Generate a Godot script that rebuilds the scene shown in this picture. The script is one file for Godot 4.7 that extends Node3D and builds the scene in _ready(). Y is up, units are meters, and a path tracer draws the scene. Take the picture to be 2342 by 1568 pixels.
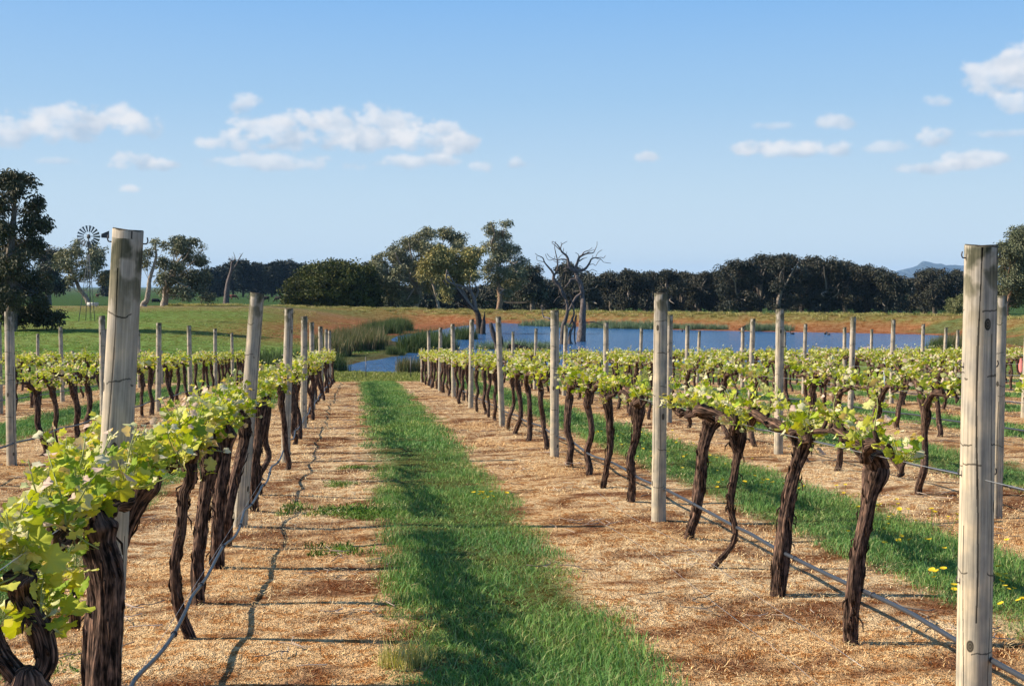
extends Node3D
# A vineyard beside a farm dam on a clear spring afternoon.
# Axes: the vine rows run along -Z, x is across the rows, y is up, metres. The eye stands at (0, 1.548, 0).
const F := 3000.0
const YAW := 0.11816
const PITCH := 0.04296
const EYE_Y := 1.548
const WATER_Y := -2.652
const EXPO := 1.75
var rng := RandomNumberGenerator.new()
var nz := FastNoiseLite.new()
var nz2 := FastNoiseLite.new()
var M := {}
var pond: PackedVector2Array
var crest: Array = []
var used_names := {}

# ---------------------------------------------------------------- small helpers
func numbered(n: String) -> String:
	var k: int = used_names.get(n, 0)
	used_names[n] = k + 1
	return n if k == 0 else "%s_%03d" % [n, k]

func tag(o: Node, label: String, category := "", group := "", kind := ""):
	if label: o.set_meta("label", label)
	if category: o.set_meta("category", category)
	if group: o.set_meta("group", group)
	if kind: o.set_meta("kind", kind)
	return o

func thing(called: String, label: String, category: String, at := Vector3.ZERO, group := "") -> Node3D:
	var o := Node3D.new()
	o.name = numbered(called)
	o.position = at
	add_child(o)
	tag(o, label, category, group)
	return o

func part(called: String, mesh: Mesh, mat: Material, parent: Node) -> MeshInstance3D:
	var o := MeshInstance3D.new()
	o.name = called if parent != self else numbered(called)
	o.mesh = mesh
	if mat: o.material_override = mat
	parent.add_child(o, true)
	return o

func rf(a: float, b: float) -> float:
	return rng.randf_range(a, b)

func cam_ud(x: float, z: float) -> Vector2:      # (across the view, ahead of the eye)
	return Vector2(x * cos(YAW) + z * sin(YAW), x * sin(YAW) - z * cos(YAW))

func plan(u: float, d: float) -> Vector2:
	return Vector2(d * sin(YAW) + u * cos(YAW), -d * cos(YAW) + u * sin(YAW))

func spot(x: float, y: float, d: float) -> Vector3:   # surveyed bearing and height at a distance
	var t := (784.0 - y) / F
	var h := d * (t * cos(PITCH) - sin(PITCH)) / (cos(PITCH) + t * sin(PITCH))
	var zc := d * cos(PITCH) - h * sin(PITCH)
	var p := plan((x - 1171.0) / F * zc, d)
	return Vector3(p.x, EYE_Y + h, p.y)

func in_view(x: float, z: float, margin := 1.0) -> bool:
	var c := cam_ud(x, z)
	return c.y > 0.8 and absf(c.x) < c.y * 0.395 + margin

class Mb:
	var v := PackedVector3Array()
	var n := PackedVector3Array()
	var uv := PackedVector2Array()
	var c := PackedColorArray()
	var i := PackedInt32Array()
	func vert(p: Vector3, t := Vector2.ZERO, col := Color.WHITE) -> int:
		v.append(p); uv.append(t); c.append(col)
		return v.size() - 1
	func tri(a: int, b: int, d: int):
		i.append(a); i.append(b); i.append(d)
	func quad(a: int, b: int, d: int, e: int):   # a b over, e d under: clockwise a,b,d,e
		i.append(a); i.append(b); i.append(d); i.append(a); i.append(d); i.append(e)
	func commit(flat := false) -> ArrayMesh:
		var arr := []
		arr.resize(Mesh.ARRAY_MAX)
		arr[Mesh.ARRAY_VERTEX] = v
		arr[Mesh.ARRAY_TEX_UV] = uv
		arr[Mesh.ARRAY_COLOR] = c
		arr[Mesh.ARRAY_INDEX] = i
		var st := SurfaceTool.new()
		st.create_from_arrays(arr)
		if flat:
			st.deindex()
			st.set_smooth_group(-1)
		st.generate_normals()
		return st.commit()

# a tube along points; rad per point; lump roughens it; returns nothing, adds to b
func tube(b: Mb, pts: Array, rad: Array, sides := 8, lump := 0.0, ridge := 0.0, cap := true, col := Color.WHITE, seed_off := 0.0):
	var n := pts.size()
	var rings := []
	var ax := Vector3.RIGHT
	var length := 0.0
	for k in n:
		var p: Vector3 = pts[k]
		var dir: Vector3 = (pts[mini(k + 1, n - 1)] - pts[maxi(k - 1, 0)])
		if dir.length() < 1e-6: dir = Vector3.UP
		dir = dir.normalized()
		ax = ax - dir * ax.dot(dir)
		if ax.length() < 0.05: ax = dir.cross(Vector3.FORWARD)
		ax = ax.normalized()
		var ay := dir.cross(ax)
		if k > 0: length += p.distance_to(pts[k - 1])
		var ring := PackedInt32Array()
		var r: float = rad[k]
		for s in sides + 1:
			var a := TAU * (s % sides) / sides
			var o := ax * cos(a) + ay * sin(a)
			var rr := r
			if lump > 0.0:
				rr *= 1.0 + lump * nz.get_noise_3d((o.x * 1.3 + seed_off) * 60.0, (length * 9.0 + seed_off) * 22.0, o.z * 80.0 + o.y * 60.0)
			if ridge > 0.0:
				rr *= 1.0 + ridge * nz2.get_noise_2d((a * 5.0 + length * 3.0 + seed_off) * 24.0, length * 90.0 + sin(a) * 6.0)
			ring.append(b.vert(p + o * rr, Vector2(float(s) / sides, length), col))
		rings.append(ring)
	for k in n - 1:
		for s in sides:
			b.quad(rings[k][s], rings[k + 1][s], rings[k + 1][s + 1], rings[k][s + 1])
	if cap:
		var dirn: Vector3 = (pts[n - 1] - pts[n - 2]).normalized()
		var tip := b.vert(pts[n - 1] + dirn * (rad[n - 1] as float) * 0.35, Vector2(0.5, length), col)
		for s in sides: b.tri(rings[n - 1][s], tip, rings[n - 1][s + 1])
		var root := b.vert(pts[0], Vector2(0.5, 0), col)
		for s in sides: b.tri(rings[0][s + 1], root, rings[0][s])

func box(b: Mb, lo: Vector3, hi: Vector3, col := Color.WHITE):
	var p := [Vector3(lo.x, lo.y, lo.z), Vector3(hi.x, lo.y, lo.z), Vector3(hi.x, hi.y, lo.z), Vector3(lo.x, hi.y, lo.z), Vector3(lo.x, lo.y, hi.z), Vector3(hi.x, lo.y, hi.z), Vector3(hi.x, hi.y, hi.z), Vector3(lo.x, hi.y, hi.z)]
	for f in [[4, 7, 6, 5], [1, 2, 3, 0], [0, 3, 7, 4], [5, 6, 2, 1], [7, 3, 2, 6], [0, 4, 5, 1]]:
		var q := []
		for k in f: q.append(b.vert(p[k], Vector2(p[k].x, p[k].y), col))
		b.quad(q[0], q[1], q[2], q[3])

# a smooth path through a few given points
func smooth_path(keys: Array, per := 6) -> Array:
	var out := []
	var n := keys.size()
	for k in n - 1:
		var a: Vector3 = keys[maxi(k - 1, 0)]
		var p: Vector3 = keys[k]
		var q: Vector3 = keys[k + 1]
		var e: Vector3 = keys[mini(k + 2, n - 1)]
		for j in per:
			out.append(p.cubic_interpolate(q, a, e, float(j) / per))
	out.append(keys[n - 1])
	return out

func spread_mm(called: String, mesh: Mesh, mat: Material, xf: Array, cols: PackedColorArray, parent: Node) -> MultiMeshInstance3D:
	var mm := MultiMesh.new()
	mm.transform_format = MultiMesh.TRANSFORM_3D
	mm.use_colors = true
	mm.mesh = mesh
	mm.instance_count = xf.size()
	var buf := PackedFloat32Array()
	buf.resize(xf.size() * 16)
	var k := 0
	for j in xf.size():
		var t: Transform3D = xf[j]
		var q := t.basis
		var c := cols[j]
		buf[k] = q.x.x; buf[k + 1] = q.y.x; buf[k + 2] = q.z.x; buf[k + 3] = t.origin.x
		buf[k + 4] = q.x.y; buf[k + 5] = q.y.y; buf[k + 6] = q.z.y; buf[k + 7] = t.origin.y
		buf[k + 8] = q.x.z; buf[k + 9] = q.y.z; buf[k + 10] = q.z.z; buf[k + 11] = t.origin.z
		buf[k + 12] = c.r; buf[k + 13] = c.g; buf[k + 14] = c.b; buf[k + 15] = 1.0
		k += 16
	mm.buffer = buf
	var o := MultiMeshInstance3D.new()
	o.name = called if parent != self else numbered(called)
	o.multimesh = mm
	o.material_override = mat
	parent.add_child(o, true)
	return o

func turned(at: Vector3, yaw: float, s: float, tilt := 0.0, sy := 1.0) -> Transform3D:
	var b := Basis(Vector3.UP, yaw)
	if tilt != 0.0: b = Basis(Vector3(cos(yaw * 3.1), 0, sin(yaw * 3.1)), tilt) * b
	return Transform3D(b.scaled_local(Vector3(s, s * sy, s)), at)

# ---------------------------------------------------------------- the lie of the land
func drop(s: float) -> float:
	if s < -6.0: return -0.1743
	if s > 52.0: return 2.189 + (s - 52.0) * 0.0535
	return 0.0304 * s + 0.000225 * s * s

const HILL := [[50, 3.72], [70, 3.5], [90, 3.28], [110, 2.9], [130, 2.46], [145, 2.22], [158, 2.3], [175, 2.75], [210, 3.2], [300, 3.7], [600, 4.2], [1500, 5.2], [4000, 6.0], [20000, 8.0]]
func hill_c(d: float) -> float:
	for k in HILL.size() - 1:
		if d < HILL[k + 1][0]:
			var t := clampf((d - HILL[k][0]) / (HILL[k + 1][0] - HILL[k][0]), 0, 1)
			return lerpf(HILL[k][1], HILL[k + 1][1], t)
	return 8.0

var last_sd := 1e9
var last_cd := 1e9
func ground(x: float, z: float) -> float:
	var c := cam_ud(x, z)
	last_sd = 1e9
	last_cd = 1e9
	var v := -drop(-z)
	if c.y < 50.0: return v
	var d := c.y
	var p := Vector2(x, z)
	var plain := EYE_Y - lerpf(lerpf(4.4, 5.5, smoothstep(150.0, 210.0, d)), 7.5, smoothstep(400.0, 5000.0, d))
	var hill := EYE_Y - hill_c(d)
	var base := lerpf(plain, hill, smoothstep(-6.0, -24.0, c.x + (d - 60.0) * 0.05))
	base = lerpf(v, base, smoothstep(50.0, 76.0, d)) if c.x < 30.0 else lerpf(v, base, smoothstep(50.0, 120.0, d))
	if d < 260.0:
		var best := 1e9
		var by := 0.0
		for k in crest.size() - 1:
			var a: Vector3 = crest[k]
			var b: Vector3 = crest[k + 1]
			var ab := Vector2(b.x - a.x, b.z - a.z)
			var t := clampf((p - Vector2(a.x, a.z)).dot(ab) / ab.length_squared(), 0, 1)
			var dd := (p - Vector2(a.x, a.z) - ab * t).length()
			if dd < best:
				best = dd
				by = lerpf(a.y, b.y, t)
		last_cd = best
		if by > base: base = lerpf(base, by, 1.0 - smoothstep(0.9, 9.0, best))
		var inside := Geometry2D.is_point_in_polygon(p, pond)
		var e := 1e9
		for k in pond.size():
			var q := Geometry2D.get_closest_point_to_segment(p, pond[k], pond[(k + 1) % pond.size()])
			e = minf(e, p.distance_to(q))
		last_sd = -e if inside else e
		if inside: return WATER_Y - minf(e * 0.12, 0.8)
		base = lerpf(WATER_Y + 0.04 + 0.03 * e, base, smoothstep(0.4, 8.0, e))
	return base

# ---------------------------------------------------------------- textures
func noise_bytes(w: int, h: int, freq: float, sd: int, oct := 4, type := FastNoiseLite.TYPE_SIMPLEX_SMOOTH) -> PackedByteArray:
	var n := FastNoiseLite.new()
	n.noise_type = type
	n.frequency = freq
	n.seed = sd
	n.fractal_octaves = oct
	var im := n.get_seamless_image(w, h)
	im.convert(Image.FORMAT_L8)
	return im.get_data()

func stretched(w: int, h: int, sw: int, sh: int, freq: float, sd: int) -> PackedByteArray:
	var n := FastNoiseLite.new()
	n.frequency = freq
	n.seed = sd
	n.fractal_octaves = 4
	var im := n.get_seamless_image(sw, sh)
	im.convert(Image.FORMAT_L8)
	im.resize(w, h, Image.INTERPOLATE_CUBIC)
	return im.get_data()

func tex_of(w: int, h: int, data: PackedByteArray, rgb := true) -> ImageTexture:
	return ImageTexture.create_from_image(Image.create_from_data(w, h, false, Image.FORMAT_RGB8 if rgb else Image.FORMAT_L8, data))

func mat(col: Color, rough := 0.85, spec := 0.4) -> StandardMaterial3D:   # col is a linear, real-world base colour
	var m := StandardMaterial3D.new()
	m.albedo_color = col.linear_to_srgb()
	m.roughness = rough
	m.metallic_specular = spec
	return m

func make_materials():
	# weathered timber: fibres, drying cracks, knots, old wire marks
	var w := 256
	var h := 1024
	var fib := stretched(w, h, 256, 24, 0.09, 3)
	var fine := stretched(w, h, 256, 64, 0.2, 4)
	var blot := noise_bytes(w, h, 0.012, 5)
	var col := PackedByteArray(); col.resize(w * h * 3)
	var hgt := PackedByteArray(); hgt.resize(w * h)
	var cracks := [[40, 0, 800, 2.2, 0.9], [78, 200, 1024, 1.6, 0.7], [120, 0, 420, 2.0, 0.8], [150, 380, 1024, 2.6, 1.0], [201, 60, 640, 1.6, 0.7], [232, 500, 1024, 2.0, 0.8], [12, 600, 1000, 1.5, 0.7]]
	var knots := [[60, 180, 9], [170, 300, 7], [100, 560, 10], [220, 420, 8], [30, 850, 9], [180, 800, 7], [140, 940, 8]]
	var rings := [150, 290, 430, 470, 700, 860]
	for y in h:
		for x in w:
			var k := y * w + x
			var f := fib[k] / 255.0
			var g := fine[k] / 255.0
			var bl := blot[k] / 255.0
			var r := 0.70 + 0.2 * (f - 0.5) + 0.12 * (g - 0.5) + 0.22 * (bl - 0.5)
			var hh := 0.6 + 0.5 * (f - 0.5) + 0.3 * (g - 0.5)
			for c in cracks:
				if y >= c[1] and y <= c[2]:
					var dx: float = absf(x - c[0] - 5.0 * sin(y * 0.008 + c[0]) - (f - 0.5) * 3.0)
					if dx < c[3]:
						r = lerpf(r, 0.12, c[4] * (1.0 - dx / c[3] * 0.5))
						hh -= 0.5 * c[4]
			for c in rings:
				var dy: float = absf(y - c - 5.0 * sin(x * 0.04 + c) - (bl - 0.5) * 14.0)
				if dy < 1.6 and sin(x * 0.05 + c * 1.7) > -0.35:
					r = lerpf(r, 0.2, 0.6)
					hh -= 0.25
			for c in knots:
				var q := Vector2((x - c[0]) * 1.0, (y - c[1]) * 0.7).length()
				if q < c[2]:
					r = lerpf(r, 0.22 + 0.12 * sin(q * 1.6), 0.75)
					hh -= 0.15
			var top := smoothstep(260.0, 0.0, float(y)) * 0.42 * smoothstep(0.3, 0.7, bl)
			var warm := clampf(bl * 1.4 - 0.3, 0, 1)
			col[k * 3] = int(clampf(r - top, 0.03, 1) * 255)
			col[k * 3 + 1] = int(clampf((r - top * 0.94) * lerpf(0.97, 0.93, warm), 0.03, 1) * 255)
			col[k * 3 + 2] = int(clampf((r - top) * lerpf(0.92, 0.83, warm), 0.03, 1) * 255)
			hgt[k] = int(clampf(hh, 0, 1) * 255)
	var m := mat(Color(0.95, 0.90, 0.83), 0.9, 0.2)
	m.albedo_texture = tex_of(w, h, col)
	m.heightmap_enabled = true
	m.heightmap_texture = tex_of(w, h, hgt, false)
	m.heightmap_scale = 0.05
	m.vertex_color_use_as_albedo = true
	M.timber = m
	# shaggy vine bark
	w = 256; h = 512
	var b1 := stretched(w, h, 256, 40, 0.07, 11)
	var b2 := stretched(w, h, 256, 90, 0.2, 12)
	var b3 := noise_bytes(w, h, 0.02, 13)
	col = PackedByteArray(); col.resize(w * h * 3)
	hgt = PackedByteArray(); hgt.resize(w * h)
	for k in w * h:
		var f := b1[k] / 255.0
		var g := b2[k] / 255.0
		var bl := b3[k] / 255.0
		var r := clampf(0.36 + 0.55 * (f - 0.5) + 0.36 * (g - 0.5) + 0.34 * (bl - 0.5), 0.08, 0.75)
		col[k * 3] = int(r * 255)
		col[k * 3 + 1] = int(r * lerpf(0.86, 0.80, bl) * 255)
		col[k * 3 + 2] = int(r * lerpf(0.80, 0.68, bl) * 255)
		hgt[k] = int(clampf(0.5 + 1.1 * (f - 0.5) + 0.6 * (g - 0.5), 0, 1) * 255)
	m = mat(Color(0.74, 0.68, 0.64), 0.95, 0.2)
	m.albedo_texture = tex_of(w, h, col)
	m.heightmap_enabled = true
	m.heightmap_texture = tex_of(w, h, hgt, false)
	m.heightmap_scale = 0.35
	m.uv1_scale = Vector3(1, 1.3, 1)
	m.vertex_color_use_as_albedo = true
	M.bark = m
	# pale gum and dead wood
	m = mat(Color(1, 1, 1), 0.9, 0.25)
	m.vertex_color_use_as_albedo = true
	var gr := NoiseTexture2D.new()
	gr.width = 256; gr.height = 256; gr.seamless = true
	var gn := FastNoiseLite.new(); gn.frequency = 0.03; gn.fractal_octaves = 4
	gr.noise = gn
	var ramp := Gradient.new()
	ramp.set_color(0, Color(0.55, 0.5, 0.46)); ramp.set_color(1, Color(1, 1, 1))
	gr.color_ramp = ramp
	m.albedo_texture = gr
	m.uv1_scale = Vector3(2, 0.35, 1)
	M.gum_bark = m
	# soil: grain for the vineyard floor
	var s := 1024
	var n1 := noise_bytes(s, s, 0.05, 21, 4)
	var n2 := noise_bytes(s, s, 0.012, 22, 4)
	var n3 := noise_bytes(s, s, 0.16, 23, 2)
	col = PackedByteArray(); col.resize(s * s * 3)
	hgt = PackedByteArray(); hgt.resize(s * s)
	for k in s * s:
		var a := n1[k] / 255.0
		var e := n2[k] / 255.0
		var g := n3[k] / 255.0
		var r := clampf(0.80 + 0.5 * (a - 0.5) + 0.45 * (g - 0.5) + 0.35 * (e - 0.5), 0.25, 1.0)
		var red := clampf((0.52 - e) * 3.0 + (0.5 - a) * 1.6, 0, 1)
		col[k * 3] = int(r * 255)
		col[k * 3 + 1] = int(r * lerpf(1.0, 0.82, red) * 255)
		col[k * 3 + 2] = int(r * lerpf(1.0, 0.66, red) * 255)
		hgt[k] = int(clampf(0.5 + 0.6 * (a - 0.5) + 0.5 * (g - 0.5), 0, 1) * 255)
	var soil_t := tex_of(s, s, col)
	var soil_h := tex_of(s, s, hgt, false)
	m = mat(Color(1, 1, 1), 1.0, 0.1)
	m.albedo_texture = soil_t
	m.heightmap_enabled = true
	m.heightmap_texture = soil_h
	m.heightmap_scale = 2.5
	m.uv1_triplanar = true
	m.uv1_world_triplanar = true
	m.uv1_scale = Vector3(0.55, 0.55, 0.55)
	m.vertex_color_use_as_albedo = true
	M.soil = m
	m = m.duplicate()
	m.uv1_scale = Vector3(0.09, 0.09, 0.09)
	m.heightmap_scale = 8.0
	M.land = m
	# water
	m = mat(Color(0.028, 0.10, 0.24), 0.14, 0.5)
	var wn := NoiseTexture2D.new()
	wn.width = 1024; wn.height = 1024; wn.seamless = true; wn.as_normal_map = true; wn.bump_strength = 9.0
	var wf := FastNoiseLite.new(); wf.frequency = 0.022; wf.fractal_octaves = 5; wf.seed = 7; wf.fractal_gain = 0.6
	wn.noise = wf
	m.normal_enabled = true
	m.normal_texture = wn
	m.normal_scale = 2.4
	m.uv1_triplanar = true
	m.uv1_world_triplanar = true
	m.uv1_scale = Vector3(0.10, 0.10, 0.10)
	M.water = m
	# leaves and blades
	m = mat(Color(1, 1, 1), 0.7, 0.22)
	m.vertex_color_use_as_albedo = true
	m.backlight_enabled = true
	m.backlight = Color(0.85, 0.85, 0.32)
	M.vine_leaf = m
	m = mat(Color(1, 1, 1), 0.7, 0.3)
	m.vertex_color_use_as_albedo = true
	m.backlight_enabled = true
	m.backlight = Color(0.6, 0.66, 0.34)
	M.blade = m
	m = mat(Color(1, 1, 1), 0.8, 0.2)
	m.vertex_color_use_as_albedo = true
	M.straw = m
	m = mat(Color(1, 1, 1), 0.65, 0.35)
	m.vertex_color_use_as_albedo = true
	m.backlight_enabled = true
	m.backlight = Color(0.3, 0.32, 0.2)
	M.tree_leaf = m
	M.cane = mat(Color(0.30, 0.33, 0.09), 0.6)
	M.hose = mat(Color(0.035, 0.04, 0.05), 0.38, 0.5)
	M.wire = mat(Color(0.42, 0.43, 0.44), 0.45, 0.5)
	M.wire.metallic = 0.6
	M.iron = mat(Color(0.05, 0.045, 0.05), 0.5, 0.5)
	M.steel = mat(Color(0.3, 0.34, 0.38), 0.5, 0.5)
	M.mill = mat(Color(0.10, 0.115, 0.13), 0.6, 0.4)
	M.steel.metallic = 0.4
	M.plain = mat(Color(1, 1, 1), 0.8, 0.3)
	M.plain.vertex_color_use_as_albedo = true

# ---------------------------------------------------------------- sky
func make_sky() -> Texture2D:
	var base := Image.create(528, 256, false, Image.FORMAT_RGBF)
	var keys := [[-90.0, Color(0.3, 0.38, 0.42)], [-1.0, Color(0.50, 0.68, 0.85)], [0.0, Color(0.70, 0.82, 0.90)], [4.0, Color(0.56, 0.735, 0.88)], [8.0, Color(0.375, 0.605, 0.865)], [12.5, Color(0.235, 0.49, 0.87)], [20.0, Color(0.13, 0.37, 0.76)], [40.0, Color(0.075, 0.25, 0.60)], [90.0, Color(0.045, 0.16, 0.45)]]
	var sun_dir := -sun_basis().z * -1.0
	for y in 256:
		var el := 90.0 - (y + 0.5) / 256.0 * 180.0
		var c: Color = keys[0][1]
		for k in keys.size() - 1:
			if el >= keys[k][0]: c = keys[k][1].lerp(keys[k + 1][1], clampf((el - keys[k][0]) / (keys[k + 1][0] - keys[k][0]), 0, 1))
		for x in 528:
			var az := (x - 8 + 0.5) / 512.0 * TAU
			var dir := Vector3(sin(az) * cos(deg_to_rad(el)), sin(deg_to_rad(el)), -cos(az) * cos(deg_to_rad(el)))
			var g := maxf(0.0, dir.dot(sun_dir))
			var t := pow(g, 2.5) * 0.42 + pow(g, 24.0) * 0.4
			var cc := c.lerp(Color(0.72, 0.83, 0.95), minf(t, 0.8))
			base.set_pixel(x, y, Color(cc.r / EXPO, cc.g / EXPO, cc.b / EXPO))
	base.resize(4224, 2048, Image.INTERPOLATE_CUBIC)
	base = base.get_region(Rect2i(64, 0, 4096, 2048))
	# clouds: soft heaps with flat bases, the ones in view and others like them all round
	var W := 4096
	var top_row := int((90.0 - 26.0) / 180.0 * 2048)
	var H := int((90.0 - 1.0) / 180.0 * 2048) - top_row
	var den := PackedFloat32Array(); den.resize(W * H)
	var lit := PackedFloat32Array(); lit.resize(W * H)
	var list := []
	for e in [[30, 325, 100, 38, 1], [150, 305, 120, 42, 1], [250, 292, 80, 34, 1], [325, 312, 50, 30, 0.8], [320, 384, 60, 24, 1], [376, 386, 40, 14, 0.6], [295, 442, 20, 9, 0.9], [565, 248, 34, 24, 0.8], [130, 385, 60, 10, 0.4], [545, 335, 80, 26, 1], [660, 312, 110, 42, 1.1], [780, 305, 110, 46, 1.1], [880, 308, 100, 50, 1.1], [985, 326, 90, 40, 1], [1050, 335, 44, 28, 1], [640, 380, 140, 20, 0.8], [940, 372, 90, 18, 0.9], [1100, 384, 30, 14, 0.8], [1180, 375, 36, 16, 0.9], [1475, 362, 34, 12, 0.9], [1720, 345, 60, 18, 0.9], [1800, 352, 90, 18, 0.9], [1890, 350, 60, 20, 0.9], [1905, 294, 44, 18, 0.8], [1760, 298, 40, 10, 0.4], [2130, 336, 46, 20, 0.9], [2030, 352, 70, 14, 0.5], [2140, 395, 80, 17, 0.95], [2240, 382, 80, 20, 0.9], [2300, 330, 80, 10, 0.4], [2290, 212, 88, 52, 1.1], [2360, 190, 70, 60, 1.1], [2330, 270, 60, 26, 0.8], [2130, 255, 28, 14, 0.6]]:
		list.append([YAW + atan((e[0] - 1171.0) / F), (655.0 - e[1]) / F, e[2] / F, e[3] / F, e[4]])
	for k in 46:
		var az := YAW + rf(0.46, TAU - 0.46)
		var el := rf(0.05, 0.30)
		for j in 3 + rng.randi() % 4:
			list.append([az + rf(-0.08, 0.08), el + rf(-0.006, 0.012), rf(0.015, 0.05), rf(0.006, 0.018), rf(0.7, 1.1)])
	var cn := FastNoiseLite.new(); cn.frequency = 0.02; cn.fractal_octaves = 6; cn.seed = 5; cn.fractal_gain = 0.6
	for e in list:
		var cx: float = fposmod(e[0], TAU) / TAU * W
		var cy: float = (90.0 - rad_to_deg(e[1])) / 180.0 * 2048 - top_row
		var rx: float = e[2] / TAU * W
		var ry: float = e[3] / PI * 2048
		for y in range(maxi(0, int(cy - ry * 1.6)), mini(H, int(cy + ry * 1.3))):
			for x in range(int(cx - rx * 1.5), int(cx + rx * 1.5)):
				var dx := (x - cx) / rx
				var dy := (y - cy) / ry
				if dy > 0: dy *= 1.35
				var q := 1.0 - (dx * dx + dy * dy)
				q += 1.9 * cn.get_noise_2d(x * 2.3, y * 3.8) + 0.2
				if q > 0.0:
					var k := y * W + posmod(x, W)
					den[k] += minf(q * 1.2, 1.4) * e[4]
					lit[k] = maxf(lit[k], clampf(0.5 - 0.6 * dy - 0.25 * dx, 0.0, 1.0) * minf(q * 2.0, 1.0))
	for y in H:
		for x in W:
			var q := den[y * W + x]
			if q > 0.0:
				var a := 1.0 - exp(-q * 1.25)
				var l := clampf(lit[y * W + x] * 0.8 + 0.8 * cn.get_noise_2d(x * 2.6 + 40.0, y * 4.0) + 0.22, 0, 1)
				var cc := Color(0.50, 0.60, 0.73).lerp(Color(0.92, 0.91, 0.92), l)
				var o := base.get_pixel(x, y + top_row)
				base.set_pixel(x, y + top_row, o.lerp(Color(cc.r / EXPO, cc.g / EXPO, cc.b / EXPO), a * 0.9))
	return ImageTexture.create_from_image(base)

func sun_basis() -> Basis:
	# the sun stands 81 degrees to the left of the rows, 34 degrees up; the light's -z points the way it shines
	var az := deg_to_rad(-81.0)
	var el := deg_to_rad(34.0)
	var to_sun := Vector3(sin(az) * cos(el), sin(el), -cos(az) * cos(el))
	return Basis.looking_at(-to_sun, Vector3.UP)

func make_world():
	var cam := Camera3D.new()
	cam.name = "camera"
	cam.fov = 29.27
	cam.near = 0.05
	cam.far = 30000
	cam.position = Vector3(0, EYE_Y, 0)
	cam.rotation = Vector3(-PITCH, -YAW, 0)
	add_child(cam)
	cam.current = true
	var env := Environment.new()
	env.background_mode = Environment.BG_SKY
	env.sky = Sky.new()
	var sm := PanoramaSkyMaterial.new()
	sm.panorama = make_sky()
	env.sky.sky_material = sm
	env.tonemap_mode = Environment.TONE_MAPPER_LINEAR
	env.tonemap_exposure = EXPO
	env.sdfgi_enabled = true
	env.ssao_enabled = true
	env.ssil_enabled = true
	env.fog_enabled = HAZE > 0.0
	env.fog_density = HAZE
	env.fog_light_color = Color(0.62, 0.78, 0.95)
	var we := WorldEnvironment.new()
	we.name = "world_environment"
	we.environment = env
	add_child(we)
	var sun := DirectionalLight3D.new()
	sun.name = "sun"
	sun.light_energy = 1.6
	sun.light_color = Color(1.0, 0.95, 0.87)
	sun.light_angular_distance = 0.53
	sun.shadow_enabled = true
	sun.basis = sun_basis()
	add_child(sun)
const HAZE := 0.00006

# ---------------------------------------------------------------- the setting
const ROWS := [[-10.2, "fourth", 0], [-7.05, "third", 0], [-4.0, "second", 0], [-0.88, "first", 0], [2.39, "first", 1], [5.2, "second", 1], [8.36, "third", 1], [11.5, "fourth", 1], [14.6, "fifth", 1], [17.7, "sixth", 1], [20.8, "seventh", 1], [23.9, "eighth", 1]]
const LANES := [[-8.6, 1.15], [-5.5, 1.15], [-2.42, 1.1], [0.77, 1.13], [3.83, 1.06], [6.8, 1.15], [9.95, 1.15], [13.05, 1.15], [16.15, 1.15], [19.25, 1.15], [22.35, 1.15]]

func lane_at(x: float, z: float, grow := 0.0) -> float:   # over 0 inside a grass lane
	var best := -1.0
	for l in LANES:
		var e: float = l[1] * 0.5 + grow + 0.055 * nz.get_noise_2d(z * 26.0, l[0] * 10.0) + 0.05 * nz2.get_noise_2d(z * 90.0, l[0] * 7.0 + signf(x - l[0]) * 20.0) - absf(x - l[0])
		best = maxf(best, e)
	return best

func soil_tint(x: float, z: float) -> Color:
	var a := nz.get_noise_2d(x * 22.0, z * 22.0) * 0.5 + 0.5
	var b := litter(x, z)
	var c := Color(0.88, 0.645, 0.375).lerp(Color(0.77, 0.495, 0.245), smoothstep(0.35, 0.75, a))
	return c.lerp(Color(0.24, 0.105, 0.05), b * 0.95)

func litter(x: float, z: float) -> float:   # patches of bare reddish soil and dark litter
	return smoothstep(0.05, 0.26, 0.8 * nz2.get_noise_2d(x * 70.0, z * 120.0) + 0.9 * nz2.get_noise_2d(x * 300.0 + 50.0, z * 520.0))

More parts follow.
